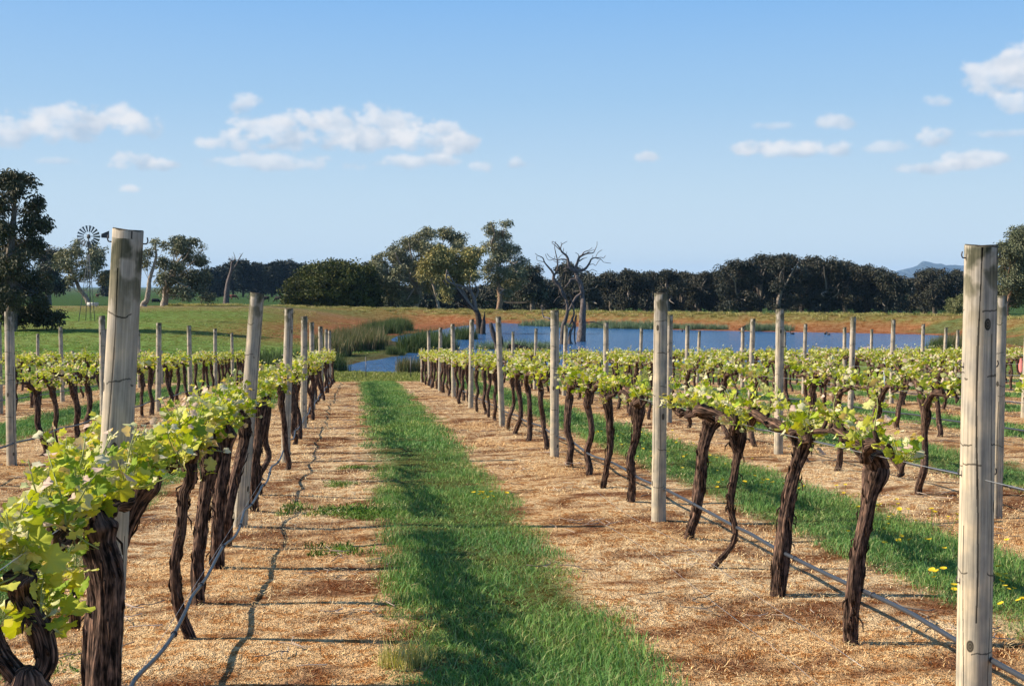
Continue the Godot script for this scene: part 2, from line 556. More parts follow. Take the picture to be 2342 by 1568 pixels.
func make_ground():
	# the vineyard floor, fine enough to be uneven underfoot
	var b := Mb.new()
	var x0 := -15.0
	var x1 := 27.0
	var z0 := 4.0
	var z1 := -53.5
	var nx := 190
	var nzz := 260
	for j in nzz + 1:
		var t := float(j) / nzz
		var z := lerpf(z0, z1, 0.62 * t + 0.38 * t * t)
		for i in nx + 1:
			var x := lerpf(x0, x1, float(i) / nx)
			var edge := minf(minf(x - x0, x1 - x), minf(z0 - z, z - z1))
			var y := ground(x, z) + 0.022 * nz2.get_noise_2d(x * 110.0, z * 110.0) + 0.035 * nz.get_noise_2d(x * 30.0, z * 30.0)
			for r in ROWS: y += 0.012 * exp(-pow((x - r[0]) / 0.35, 2.0))
			y -= 0.25 * (1.0 - smoothstep(0.0, 2.0, edge))
			var c := soil_tint(x, z)
			var l := lane_at(x, z)
			if z > -50.3: c = c.lerp(Color(0.13, 0.14, 0.045), smoothstep(-0.02, 0.1, l))
			c = c.lerp(Color(0.34, 0.33, 0.11), smoothstep(-50.0, -51.5, z + nz2.get_noise_2d(x * 40.0, 3.0)))
			b.vert(Vector3(x, y, z), Vector2(x, z), c)
	for j in nzz:
		for i in nx:
			var k := j * (nx + 1) + i
			b.quad(k, k + nx + 1, k + nx + 2, k + 1)
	var o := part("vineyard_ground", b.commit(), M.soil, self)
	tag(o, "tan straw covered vineyard soil with reddish patches between the vine rows", "", "", "structure")
	# the land all round, out to the skyline
	b = Mb.new()
	var xs := PackedFloat32Array()
	var ds := PackedFloat32Array()
	for k in 20: xs.append(-9500.0 * pow(0.68, k) - 68.0)
	for k in range(-68, 69): xs.append(k * 1.0)
	for k in 20: xs.append(9500.0 * pow(0.68, 19 - k) + 68.0)
	ds.append(-30.0); ds.append(-10.0)
	for k in 12: ds.append(0.5 + k * 4.0)
	for k in range(0, 105): ds.append(48.5 + k * 1.3)
	for k in 24: ds.append(185.0 + 9600.0 * pow(0.77, 23 - k) - 9600.0 * pow(0.77, 23))
	var ni := xs.size()
	for d in ds:
		for u in xs:
			var p := plan(u, d)
			var y := ground(p.x, p.y)
			var sd := last_sd
			var cd := last_cd
			var n1 := nz.get_noise_2d(u * 3.0, d * 3.0)
			var n2 := nz2.get_noise_2d(u * 9.0, d * 9.0)
			var c := Color(0.17, 0.30, 0.07).lerp(Color(0.24, 0.33, 0.09), clampf(0.5 + n1 * 1.2, 0, 1))
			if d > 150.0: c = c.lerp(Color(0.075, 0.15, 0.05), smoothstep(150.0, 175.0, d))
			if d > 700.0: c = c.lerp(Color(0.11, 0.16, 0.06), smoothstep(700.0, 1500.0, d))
			if u < -4.0 and d < 170.0:
				var dry := smoothstep(98.0, 125.0, d + n1 * 26.0 + u * 0.15)
				c = c.lerp(Color(0.25, 0.215, 0.09), dry * 0.6)
				c = c.lerp(Color(0.36, 0.29, 0.16), smoothstep(138.0, 146.0, d + n2 * 5.0) * (1.0 - smoothstep(149.0, 153.0, d)) * 0.7)
				c = c.lerp(Color(0.15, 0.27, 0.05), smoothstep(0.1, 0.5, nz.get_noise_2d(u * 2.0 + 90.0, d * 4.0)) * 0.7)
			if d < 66.0: c = c.lerp(Color(0.30, 0.30, 0.10), smoothstep(-16.0, -10.0, u + n1 * 4.0) * 0.85)
			if sd < 60.0 or cd < 30.0:
				var red := Color(0.44, 0.19, 0.09).lerp(Color(0.33, 0.15, 0.075), clampf(0.5 + n2, 0, 1))
				var shore := (1.0 - smoothstep(6.0, 26.0, sd)) * smoothstep(82.0, 100.0, d + n1 * 8.0) * smoothstep(-31.0, -17.0, u + n1 * 4.0)
				shore *= smoothstep(3.2, 4.6, cd + n2 * 1.5) if cd < 8.0 else 1.0
				c = c.lerp(red, shore)
				if cd < 8.0 and d > 60.0:
					var g := Color(0.34, 0.24, 0.10).lerp(Color(0.26, 0.22, 0.075), clampf(0.5 + n2 * 1.3, 0, 1))
					c = c.lerp(g, 1.0 - smoothstep(3.0, 4.6, cd + n2 * 1.5))
				if u < -5.0 and d > 66.0 and d < 112.0: c = c.lerp(Color(0.15, 0.12, 0.06).lerp(Color(0.12, 0.15, 0.05), clampf(0.5 + n2 * 2.0, 0, 1)), 1.0 - smoothstep(3.0, 7.0, sd))
				if sd < 2.5 and d < 100.0: c = c.lerp(Color(0.14, 0.13, 0.07), 0.7 * (1.0 - smoothstep(0.3, 2.5, sd)))
				if u > 36.0 and d < 125.0: c = c.lerp(Color(0.13, 0.2, 0.07), smoothstep(0.0, 0.25, n2 + 0.1) * 0.8)
			if p.x > -14.0 and p.x < 26.0 and p.y > -52.6: y -= 0.12
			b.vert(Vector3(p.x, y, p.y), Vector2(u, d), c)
	for j in ds.size() - 1:
		for i in ni - 1:
			var k := j * ni + i
			b.quad(k, k + ni, k + ni + 1, k + 1)
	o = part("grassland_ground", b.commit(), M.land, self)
	tag(o, "rolling green and dry paddocks with the red earth banks of the dam", "", "", "structure")
	# water
	b = Mb.new()
	var tri := Geometry2D.triangulate_polygon(Geometry2D.offset_polygon(pond, 0.6)[0])
	var poly: PackedVector2Array = Geometry2D.offset_polygon(pond, 0.6)[0]
	for q in poly: b.vert(Vector3(q.x, WATER_Y, q.y), q, Color.WHITE)
	for k in range(0, tri.size(), 3):
		var a := poly[tri[k]]
		var e := poly[tri[k + 1]]
		var f := poly[tri[k + 2]]
		if (e - a).cross(f - a) < 0.0: b.tri(tri[k], tri[k + 2], tri[k + 1])
		else: b.tri(tri[k], tri[k + 1], tri[k + 2])
	o = part("dam_water", b.commit(), M.water, self)
	tag(o, "rippled blue water of the farm dam beyond the vine rows", "", "", "structure")
	# far blue range
	b = Mb.new()
	var prof := [[1700, 655], [1800, 652], [1900, 646], [1980, 636], [2042, 622], [2075, 614], [2098, 607], [2112, 597], [2124, 599], [2136, 603], [2150, 602], [2165, 606], [2185, 605], [2200, 608], [2235, 604], [2290, 611], [2342, 607], [2420, 618], [2520, 632], [2650, 645], [2800, 655]]
	var md := 9000.0
	var line := []
	for k in prof.size() - 1:
		for j in 6:
			var t := j / 6.0
			line.append([lerpf(prof[k][0], prof[k + 1][0], t), lerpf(prof[k][1], prof[k + 1][1], t) + 1.6 * nz2.get_noise_2d(k * 60.0 + j * 10.0, 0.0)])
	for e in line:
		var top := spot(e[0], e[1], md)
		for j in 7:
			var t := j / 6.0
			var p := Vector3(top.x, 0, top.z)
			var out_dir := Vector3(sin(YAW), 0, -cos(YAW)) * -1.0
			p += out_dir * (1400.0 * (1.0 - t)) + Vector3(nz.get_noise_2d(e[0] * 3.0, j * 40.0), 0, nz.get_noise_2d(e[0] * 3.0 + 500.0, j * 40.0)) * 260.0 * sin(t * PI)
			p.y = lerpf(-60.0, top.y, pow(t, 1.25)) + 30.0 * nz.get_noise_2d(e[0] * 4.0, j * 33.0) * sin(t * PI)
			b.vert(p, Vector2(e[0], t), Color(0.05, 0.07, 0.08))
	for k in line.size() - 1:
		for j in 6:
			var q := k * 7 + j
			b.quad(q, q + 1, q + 8, q + 7)
	o = part("mountain_range", b.commit(), M.plain, self)
	tag(o, "hazy blue mountain range low on the skyline beyond the trees", "", "", "structure")

# ---------------------------------------------------------------- grass, straw, reeds
func blade_patch(n: int, rad: float, h0: float, h1: float, w: float, lean: float, cols: Array, sd: int, flat := false) -> ArrayMesh:
	var r := RandomNumberGenerator.new()
	r.seed = sd
	var b := Mb.new()
	for k in n:
		var a := r.randf() * TAU
		var q := sqrt(r.randf()) * rad
		var p := Vector3(cos(a) * q, -0.01, sin(a) * q)
		var h := r.randf_range(h0, h1)
		var ya := r.randf() * TAU
		var side := Vector3(cos(ya), 0, sin(ya)) * w * r.randf_range(0.6, 1.2)
		var ln := Vector3(sin(ya + r.randf_range(-0.7, 0.7)), 0, cos(ya)) * h * lean * r.randf_range(0.2, 1.3)
		var c: Color = cols[r.randi() % cols.size()]
		c = c * r.randf_range(0.75, 1.25)
		if flat:
			p.y = r.randf_range(0.0, h1 * 0.3)
			var d := Vector3(cos(ya), r.randf_range(-0.1, 0.45), sin(ya)) * h
			side = Vector3(-sin(ya), 0, cos(ya)) * w
			var i0 := b.vert(p - side, Vector2.ZERO, c)
			b.vert(p + side, Vector2.ZERO, c)
			b.vert(p + d, Vector2.ZERO, c)
			b.tri(i0, i0 + 2, i0 + 1)
			continue
		var m := p + Vector3(0, h * 0.55, 0) + ln * 0.3
		var t := p + Vector3(0, h * (1.0 - 0.25 * lean), 0) + ln
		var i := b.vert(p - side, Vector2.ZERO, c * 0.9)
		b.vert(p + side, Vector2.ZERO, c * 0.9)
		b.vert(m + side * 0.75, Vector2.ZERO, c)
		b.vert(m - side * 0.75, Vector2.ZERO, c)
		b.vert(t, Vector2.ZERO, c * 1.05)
		b.quad(i, i + 3, i + 2, i + 1)
		b.tri(i + 3, i + 4, i + 2)
	return b.commit()

func make_grass():
	var greens := [Color(0.125, 0.245, 0.065), Color(0.16, 0.285, 0.08), Color(0.095, 0.205, 0.07), Color(0.20, 0.32, 0.11), Color(0.15, 0.265, 0.105), Color(0.36, 0.37, 0.18)]
	var near_p := []
	for k in 4: near_p.append(blade_patch(56, 0.13, 0.035, 0.105, 0.0022, 0.75, greens, 100 + k))
	var far_p := [blade_patch(60, 0.22, 0.04, 0.11, 0.0045, 0.7, greens, 110), blade_patch(60, 0.22, 0.04, 0.11, 0.0045, 0.7, greens, 111)]
	var names := ["fourth lane on the windmill side, beyond its third vine row", "third lane on the windmill side", "second lane on the windmill side", "wide middle lane straight ahead", "yellow flowered lane beyond the first row on the dam side", "third lane toward the dam", "fourth lane toward the dam", "fifth lane toward the dam", "sixth lane toward the dam", "seventh lane toward the dam", "eighth lane toward the dam"]
	for li in LANES.size():
		var l: Array = LANES[li]
		var xf := [[], [], [], [], [], []]
		var cs := [PackedColorArray(), PackedColorArray(), PackedColorArray(), PackedColorArray(), PackedColorArray(), PackedColorArray()]
		var z := 1.0
		while z > -50.6:
			var d0 := cam_ud(l[0], z).y
			var step := clampf(0.075 + maxf(d0 - 4.0, 0.0) * 0.006, 0.075, 0.22)
			var x: float = l[0] - 0.95
			while x < l[0] + 0.95:
				var px := x + rf(-0.5, 0.5) * step * 1.2
				var pz := z + rf(-0.5, 0.5) * step * 1.2
				x += step
				if not in_view(px, pz, 1.2): continue
				var e := lane_at(px, pz)
				if e < rf(-0.06, 0.03): continue
				var dist := cam_ud(px, pz).y
				var far := dist > 17.0
				var k := 4 + rng.randi() % 2 if far else rng.randi() % 4
				var tall := 0.62 + 0.55 * nz.get_noise_2d(px * 60.0, pz * 60.0) + 0.45 * nz2.get_noise_2d(px * 45.0 + 60.0, pz * 45.0)
				tall = clampf(tall, 0.35, 1.5) * (0.8 if e < 0.06 else 1.0) * lerpf(1.0, 1.3, smoothstep(0.12, 0.02, absf(e - 0.1)))
				xf[k].append(turned(Vector3(px, ground(px, pz) + 0.004, pz), rf(0, TAU), rf(0.85, 1.2), rf(0, 0.18), tall))
				var tn := nz.get_noise_2d(px * 35.0 + 200.0, pz * 35.0)
				var dry := smoothstep(0.25, 0.55, nz2.get_noise_2d(px * 55.0, pz * 55.0 + 90.0)) * 0.5
				var c := Color(0.82, 0.95, 0.9).lerp(Color(1.15, 1.1, 0.9), clampf(0.5 + tn, 0, 1)).lerp(Color(1.9, 1.35, 1.0), dry)
				cs[k].append(c * rf(0.85, 1.15))
			z -= step
		var o := Node3D.new()
		o.name = numbered("lane_grass")
		add_child(o)
		tag(o, "green grass strip, " + names[li], "grass", "grass strips between the vine rows", "stuff")
		for k in 6:
			if xf[k].size():
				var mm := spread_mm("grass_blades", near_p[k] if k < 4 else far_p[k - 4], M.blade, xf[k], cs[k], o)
				tag(mm, "", "", "", "stuff")
	# mown straw on the soil
	var tans := [Color(0.92, 0.685, 0.40), Color(0.82, 0.57, 0.30), Color(0.93, 0.76, 0.49), Color(0.44, 0.25, 0.115), Color(0.87, 0.62, 0.34), Color(0.30, 0.155, 0.085)]
	var sp := []
	for k in 3: sp.append(blade_patch(90, 0.19, 0.008, 0.034, 0.0014, 0.9, tans, 130 + k))
	for k in 2: sp.append(blade_patch(60, 0.2, 0.015, 0.055, 0.0016, 1.0, tans, 140 + k, true))
	var xs := [[], [], [], [], []]
	var cc := [PackedColorArray(), PackedColorArray(), PackedColorArray(), PackedColorArray(), PackedColorArray()]
	var zz := 1.0
	while zz > -50.5:
		var st := clampf(0.14 + maxf(-zz - 5.0, 0.0) * 0.009, 0.14, 0.42)
		var x := -12.5
		while x < 26.0:
			var px := x + rf(-0.6, 0.6) * st
			var pz := zz + rf(-0.6, 0.6) * st
			x += st
			if not in_view(px, pz, 1.0): continue
			if lane_at(px, pz) > 0.03: continue
			var a := litter(px, pz)
			if rng.randf() < a * 0.62: continue
			var k := rng.randi() % 5
			xs[k].append(turned(Vector3(px, ground(px, pz) + row_mound(px), pz), rf(0, TAU), rf(0.8, 1.3) * clampf(st / 0.16, 1.0, 1.8), rf(0, 0.1), rf(0.5, 1.1)))
			var t := soil_tint(px, pz)
			var c := Color(1, 0.97, 0.92).lerp(Color(t.r / 0.79, t.g / 0.58, t.b / 0.36), 0.9)
			cc[k].append(c * rf(0.85, 1.12))
		zz -= st
	var s := Node3D.new()
	s.name = numbered("dry_straw")
	add_child(s)
	tag(s, "short dry straw stubble lying on the soil under the vines", "straw", "", "stuff")
	for k in 5:
		tag(spread_mm("straw_blades", sp[k], M.straw, xs[k], cc[k], s), "", "", "", "stuff")
	# prunings
	var tw := Mb.new()
	for k in 5:
		var p := Vector3(rf(-0.2, 0.2), 0.012, rf(-0.2, 0.2))
		var an := rf(0, TAU)
		var pts := []
		var rr := []
		for j in 4:
			pts.append(p + Vector3(cos(an), 0, sin(an)) * j * rf(0.03, 0.07) + Vector3(0, rf(0, 0.012), 0))
			rr.append(0.0024)
			an += rf(-0.35, 0.35)
		tube(tw, pts, rr, 5, 0.0, 0.0, true, Color(0.45, 0.38, 0.33) * rf(0.5, 1.5))
	var twm := tw.commit()
	var tx := []
	var tc := PackedColorArray()
	for k in 900:
		var px := rf(-8.0, 14.0)
		var pz := -rf(1.5, 38.0)
		if not in_view(px, pz) or lane_at(px, pz) > -0.05: continue
		tx.append(turned(Vector3(px, ground(px, pz) + 0.012 + row_mound(px), pz), rf(0, TAU), rf(0.6, 1.3), 0.06))
		tc.append(Color(1, 0.93, 0.85) * rf(0.25, 0.9))
	var tws := spread_mm("fallen_twigs", twm, M.plain, tx, tc, self)
	tag(tws, "grey and brown vine prunings scattered over the straw", "twigs", "", "stuff")
	# green weeds at the lane edge and on the soil
	var weeds := [Color(0.09, 0.18, 0.03), Color(0.13, 0.23, 0.04), Color(0.2, 0.26, 0.06)]
	var wp := blade_patch(34, 0.09, 0.02, 0.06, 0.005, 1.1, weeds, 150)
	tx = []
	tc = PackedColorArray()
	for c in [[-0.30, -11.3, 0.32, 26], [0.05, -11.0, 0.3, 30], [-0.12, -13.2, 0.2, 12], [-0.1, -9.2, 0.2, 12], [0.0, -14.8, 0.2, 14], [-1.6, -6.0, 0.4, 36], [-2.0, -5.0, 0.4, 30], [-1.35, -4.6, 0.3, 20]]:
		for k in c[3]:
			var px: float = c[0] + rf(-1, 1) * c[2]
			var pz: float = c[1] + rf(-1, 1) * c[2]
			tx.append(turned(Vector3(px, ground(px, pz) + row_mound(px) + 0.005, pz), rf(0, TAU), rf(0.6, 1.2), 0.1, rf(0.6, 1.5)))
			tc.append(Color(1, 1, 1) * rf(0.8, 1.25))
	tag(spread_mm("green_weeds", wp, M.blade, tx, tc, self), "small patches of green weeds on the straw beside the middle lane", "weeds", "", "stuff")
	# a pale dry tussock at the near edge of the middle lane
	var tus := blade_patch(260, 0.13, 0.08, 0.19, 0.0024, 0.75, [Color(0.55, 0.46, 0.16), Color(0.62, 0.52, 0.22), Color(0.4, 0.38, 0.12)], 160)
	var ts := spot(928, 1530, 5.95)
	var t2 := thing("dry_tussock", "pale yellow dry grass tussock on the near edge of the middle grass lane", "tussock", Vector3(ts.x, ground(ts.x, ts.z), ts.z))
	part("blades", tus, M.blade, t2)
	# yellow flowers
	var fl := Mb.new()
	for k in 12:
		var a0 := k * TAU / 12.0
		var c := Color(0.85, 0.62, 0.03)
		var i := fl.vert(Vector3(0, 0.085, 0), Vector2.ZERO, Color(0.6, 0.38, 0.02))
		fl.vert(Vector3(cos(a0 - 0.24) * 0.013, 0.09, sin(a0 - 0.24) * 0.013), Vector2.ZERO, c)
		fl.vert(Vector3(cos(a0 + 0.24) * 0.013, 0.09, sin(a0 + 0.24) * 0.013), Vector2.ZERO, c)
		fl.tri(i, i + 1, i + 2)
	tube(fl, [Vector3(0, 0, 0), Vector3(0.004, 0.085, 0)], [0.0012, 0.0012], 4, 0, 0, false, Color(0.12, 0.2, 0.04))
	var flm := fl.commit()
	tx = []
	tc = PackedColorArray()
	for k in 520:
		var pz := -(5.5 + 13.0 * pow(rng.randf(), 1.7))
		var px := 3.83 + rf(-0.62, 0.62)
		if k < 12:
			px = 1.15 + rf(-0.15, 0.15); pz = -11.2 + rf(-0.2, 0.2)
		elif nz2.get_noise_2d(px * 60.0, pz * 60.0) < -0.02 or not in_view(px, pz): continue
		tx.append(turned(Vector3(px, ground(px, pz) + 0.01, pz), rf(0, TAU), rf(1.0, 1.7), rf(0, 0.5), rf(0.8, 1.25)))
		tc.append(Color(1, 1, 1))
	tag(spread_mm("yellow_flowers", flm, M.blade, tx, tc, self), "small yellow daisies in the grass lane beyond the first dam side row", "flowers", "", "stuff")

func row_mound(x: float) -> float:
	var y := 0.0
	for r in ROWS:
		var q: float = absf(x - r[0])
		if q < 1.0: y += 0.012 * exp(-pow(q / 0.35, 2.0))
	return y

func make_reeds():
	var green := [Color(0.07, 0.11, 0.04), Color(0.09, 0.13, 0.05), Color(0.12, 0.14, 0.06), Color(0.05, 0.08, 0.03)]
	var brown := [Color(0.20, 0.15, 0.09), Color(0.26, 0.19, 0.12), Color(0.11, 0.11, 0.05), Color(0.16, 0.13, 0.07)]
	var grey := [Color(0.15, 0.20, 0.13), Color(0.20, 0.25, 0.16), Color(0.11, 0.15, 0.09)]
	var kinds := {"green": blade_patch(46, 0.4, 0.5, 1.15, 0.012, 0.28, green, 200), "brown": blade_patch(46, 0.4, 0.6, 1.2, 0.012, 0.25, brown + green, 201), "grey": blade_patch(46, 0.4, 0.4, 0.9, 0.014, 0.4, grey, 202)}
	var beds := [
		["reed_bed", "long dark green reed bed behind the end of the first windmill side row", "green", [[620, 846, 66, 3, 1.4, 40], [680, 850, 65, 2.6, 1.3, 40], [738, 846, 65, 1.1, 1.0, 26]], 1.0],
		["reed_bed", "broad brown topped reed bed on the near bank of the inlet", "brown", [[765, 822, 78, 0.8, 1.6, 24], [800, 808, 85, 1.0, 1.8, 36], [845, 803, 87, 0.8, 1.8, 34], [775, 805, 86, 1.8, 3, 50], [825, 793, 92, 1.6, 3, 50], [815, 784, 98, 1.8, 3, 50]], 1.15],
		["reed_bed", "far dark reed bed at the head of the inlet under the bank", "green", [[885, 764, 118, 1.4, 3, 40], [915, 757, 124, 1.0, 3, 40], [860, 768, 115, 1.2, 3, 30]], 1.25],
		["reed_bed", "round stand of green reeds standing in the shallows", "green", [[965, 806, 84.5, 1.3, 1.6, 50], [1000, 800, 87, 1.2, 1.5, 44], [985, 790, 93, 1.3, 1.6, 40]], 1.3],
		["reed_tuft", "lone round reed tuft near the mouth of the inlet", "green", [[905, 812, 80, 0.5, 0.5, 12]], 0.6],
		["reed_tuft", "small reed clump beside the living tree in the water", "green", [[1060, 776, 105, 0.9, 1.2, 26]], 1.3],
		["reed_bed", "grey green reed strip along the far shore behind the dead tree", "grey", [[1215, 747, 141, 1.4, 1.2, 20], [1255, 748, 139, 1.4, 1.2, 20], [1290, 750, 136, 1.2, 1.2, 16], [1365, 751, 134, 1.3, 1.2, 20], [1410, 752, 132, 1.5, 1.2, 24], [1455, 753, 131, 1.4, 1.2, 22], [1500, 754, 130, 1.5, 1.2, 20]], 1.15],
		["reed_bed", "pale reed strip on the far shore toward the middle posts", "grey", [[1545, 755, 129, 1.5, 1.0, 24], [1590, 755.5, 128, 1.5, 1.0, 22], [1640, 756, 127, 1.2, 0.8, 14]], 0.85],
		["reed_tuft", "spiky grey green reed clump on the far shore beside a black log", "grey", [[1730, 758, 124, 0.9, 1.0, 22], [1765, 758, 123.5, 1.1, 1.0, 26], [1795, 759, 123, 0.6, 0.8, 12]], 1.0],
		["reed_bed", "thin reeds in open water beside the floating black log", "grey", [[1120, 800, 88, 1.1, 0.8, 14], [1160, 800, 88, 1.3, 0.8, 20], [1205, 799, 88, 1.4, 0.8, 22], [1245, 799, 88, 1.0, 0.7, 12]], 1.0],
		["reed_bed", "brown rushes on the near shore behind the wire fence", "brown", [[948, 852, 64, 0.7, 0.5, 14], [985, 852, 64, 0.8, 0.6, 18], [925, 855, 63.5, 0.5, 0.4, 8], [1010, 850, 64.5, 0.8, 0.5, 12]], 0.85],
		["reed_bed", "tall rushes at the far end of the water behind the big post", "brown", [[2185, 800, 87, 0.9, 1.2, 22], [2215, 795, 89, 1.1, 1.4, 26], [2160, 806, 85, 0.7, 0.9, 14]], 1.0],
		["reed_tuft", "dark rush tuft above the leaves near the dam's near shore", "green", [[2150, 812, 82, 0.5, 0.5, 10], [2142, 812, 82, 0.4, 0.4, 8]], 0.9],
	]
	for bd in beds:
		var xf := []
		var cs := PackedColorArray()
		for e in bd[3]:
			var c := spot(e[0], e[1], e[2])
			for k in int(e[5] * 1.5):
				var a := rf(0, TAU)
				var q := sqrt(rng.randf())
				var px: float = c.x + cos(a) * q * e[3]
				var pz: float = c.z + sin(a) * q * e[4]
				var y := maxf(ground(px, pz), WATER_Y - 0.15)
				xf.append(turned(Vector3(px, y, pz), rf(0, TAU), rf(0.8, 1.15) * bd[4], rf(0, 0.12), rf(0.65, 1.15)))
				cs.append(Color(1, 1, 1) * rf(0.75, 1.25))
		var o := spread_mm(bd[0], kinds[bd[2]], M.blade, xf, cs, self)
		tag(o, bd[1], "reeds", "reeds round the dam", "stuff")
	# rough tussocks along the bank
	var tp := blade_patch(70, 0.55, 0.15, 0.5, 0.02, 1.2, [Color(0.42, 0.35, 0.14), Color(0.36, 0.32, 0.10), Color(0.52, 0.42, 0.20), Color(0.27, 0.26, 0.08)], 210)
	var xf := []
	var cs := PackedColorArray()
	for k in crest.size() - 1:
		var a: Vector3 = crest[k]
		var b: Vector3 = crest[k + 1]
		var n := int(a.distance_to(b) * 9.0)
		for j in n:
			var p := a.lerp(b, rng.randf())
			var off := rf(-2.0, 4.6)
			var dirv := Vector3(-p.x, 0, -p.z).normalized()
			p += dirv * off
			var band := nz2.get_noise_2d(p.x * 6.0, off * 90.0 + p.x * 1.5)
			if off > 0.8 and band < -0.05 + (off - 2.5) * 0.07: continue
			if not in_view(p.x, p.z, 4.0): continue
			p.y = ground(p.x, p.z)
			if last_sd < 3.0: continue
			xf.append(turned(p, rf(0, TAU), rf(0.6, 1.1), rf(0, 0.2), rf(0.6, 1.1)))
			cs.append(Color(1, 1, 1) * rf(0.75, 1.2))
	tag(spread_mm("bank_grass", tp, M.blade, xf, cs, self), "rough yellow green tussock grass along the crest of the dam bank", "grass", "", "stuff")
	# paddock and margin grass
	var mp := blade_patch(60, 0.45, 0.05, 0.16, 0.012, 0.9, [Color(0.30, 0.29, 0.09), Color(0.38, 0.35, 0.14), Color(0.18, 0.22, 0.05), Color(0.24, 0.25, 0.07)], 220)
	xf = []
	cs = PackedColorArray()
	for k in 9000:
		var d := rf(50.5, 64.5)
		var p := plan(rf(-22.0, 30.0), d)
		if not in_view(p.x, p.y, 1.0) or (p.y > -51.0 and p.x < 26.0): continue
		var y := ground(p.x, p.y)
		if last_sd < 0.3: continue
		xf.append(turned(Vector3(p.x, y, p.y), rf(0, TAU), rf(0.6, 1.2), 0.1, rf(0.4, 1.2)))
		cs.append(Color(1, 1, 1) * rf(0.8, 1.2))
	tag(spread_mm("margin_grass", mp, M.blade, xf, cs, self), "yellowish short grass between the end of the rows and the water", "grass", "", "stuff")
	var pp := blade_patch(60, 0.9, 0.05, 0.2, 0.03, 0.9, [Color(0.14, 0.25, 0.05), Color(0.18, 0.27, 0.07), Color(0.24, 0.26, 0.09)], 230)
	xf = []
	cs = PackedColorArray()
	for k in 1200:
		var d := 64.0 + 84.0 * pow(rng.randf(), 1.4)
		var u := rf(-0.42, -0.08) * d
		var p := plan(u, d)
		var y := ground(p.x, p.y)
		if last_sd < 2.0: continue
		xf.append(turned(Vector3(p.x, y, p.y), rf(0, TAU), rf(0.6, 1.2), 0.1, rf(0.15, 0.5)))
		var dry := smoothstep(98.0, 125.0, d + nz.get_noise_2d(u * 3.0, d * 3.0) * 26.0 + u * 0.15)
		cs.append(Color(1, 1, 1).lerp(Color(1.9, 1.15, 1.7), dry) * rf(0.85, 1.15))
	tag(spread_mm("paddock_grass", pp, M.blade, xf, cs, self), "grazed green and dry grass on the slope below the windmill", "grass", "", "stuff")

# ---------------------------------------------------------------- posts, wires, hoses
const ORD := ["first", "second", "third", "fourth", "fifth", "sixth", "seventh", "eighth", "ninth", "tenth", "eleventh"]
const SIDE := ["windmill", "dam"]
const POST_Z := [4.85, 10.3, 15.75, 21.5, 27.2, 32.7, 38.1, 43.6, 48.9]

func post_mesh(h: float, r: float, sides: int, rows: int, sd: float, taper := 0.93) -> ArrayMesh:
	var b := Mb.new()
	var rings := []
	for j in rows + 1:
		var t := float(j) / rows
		var y := lerpf(-0.25, h, t)
		var ring := PackedInt32Array()
		for s in sides + 1:
			var a := TAU * (s % sides) / sides
			var rr := r * lerpf(1.03, taper, t) * (1.0 + 0.035 * nz.get_noise_3d(cos(a) * 40.0 + sd * 31.0, y * 50.0, sin(a) * 40.0) + 0.02 * nz2.get_noise_2d(a * 40.0, sd * 50.0))
			var yy := y
			if j == rows: yy += 0.012 * nz.get_noise_2d(cos(a) * 60.0 + sd * 9.0, sin(a) * 60.0) + 0.004 * cos(a + sd)
			ring.append(b.vert(Vector3(cos(a) * rr, yy, -sin(a) * rr), Vector2(float(s) / sides + sd * 0.37, 1.0 - (y / 1.9)), Color(1, 1, 1).lerp(Color(0.86, 0.9, 0.8), smoothstep(0.85, 0.3, t) * 0.3)))
		rings.append(ring)
	for k in rows:
		for s in sides: b.quad(rings[k][s], rings[k + 1][s], rings[k + 1][s + 1], rings[k][s + 1])
	var dark := Color(0.28, 0.25, 0.22)
	var ctr := b.vert(Vector3(0, h + 0.004, 0), Vector2(0.5, 0.02), dark)
	var first := -1
	for s in sides + 1:
		var p: Vector3 = b.v[rings[rows][s]]
		var i := b.vert(p * Vector3(0.97, 1, 0.97) + Vector3(0, 0.004, 0), Vector2(float(s) / sides, 0.05), dark)
		if s == 0: first = i
	for s in sides:
		b.tri(first + s, ctr, first + s + 1)
		b.quad(rings[rows][s], first + s, first + s + 1, rings[rows][s + 1])
	return b.commit()

func hook_mesh() -> ArrayMesh:   # a bent wire staple that holds the foliage wires
	var b := Mb.new()
	var pts := smooth_path([Vector3(-0.02, 0, 0), Vector3(0.008, 0.0, 0), Vector3(0.014, 0.004, 0), Vector3(0.016, 0.013, 0), Vector3(0.013, 0.024, 0)], 4)
	var r := []
	for p in pts: r.append(0.0026)
	tube(b, pts, r, 6)
	return b.commit()

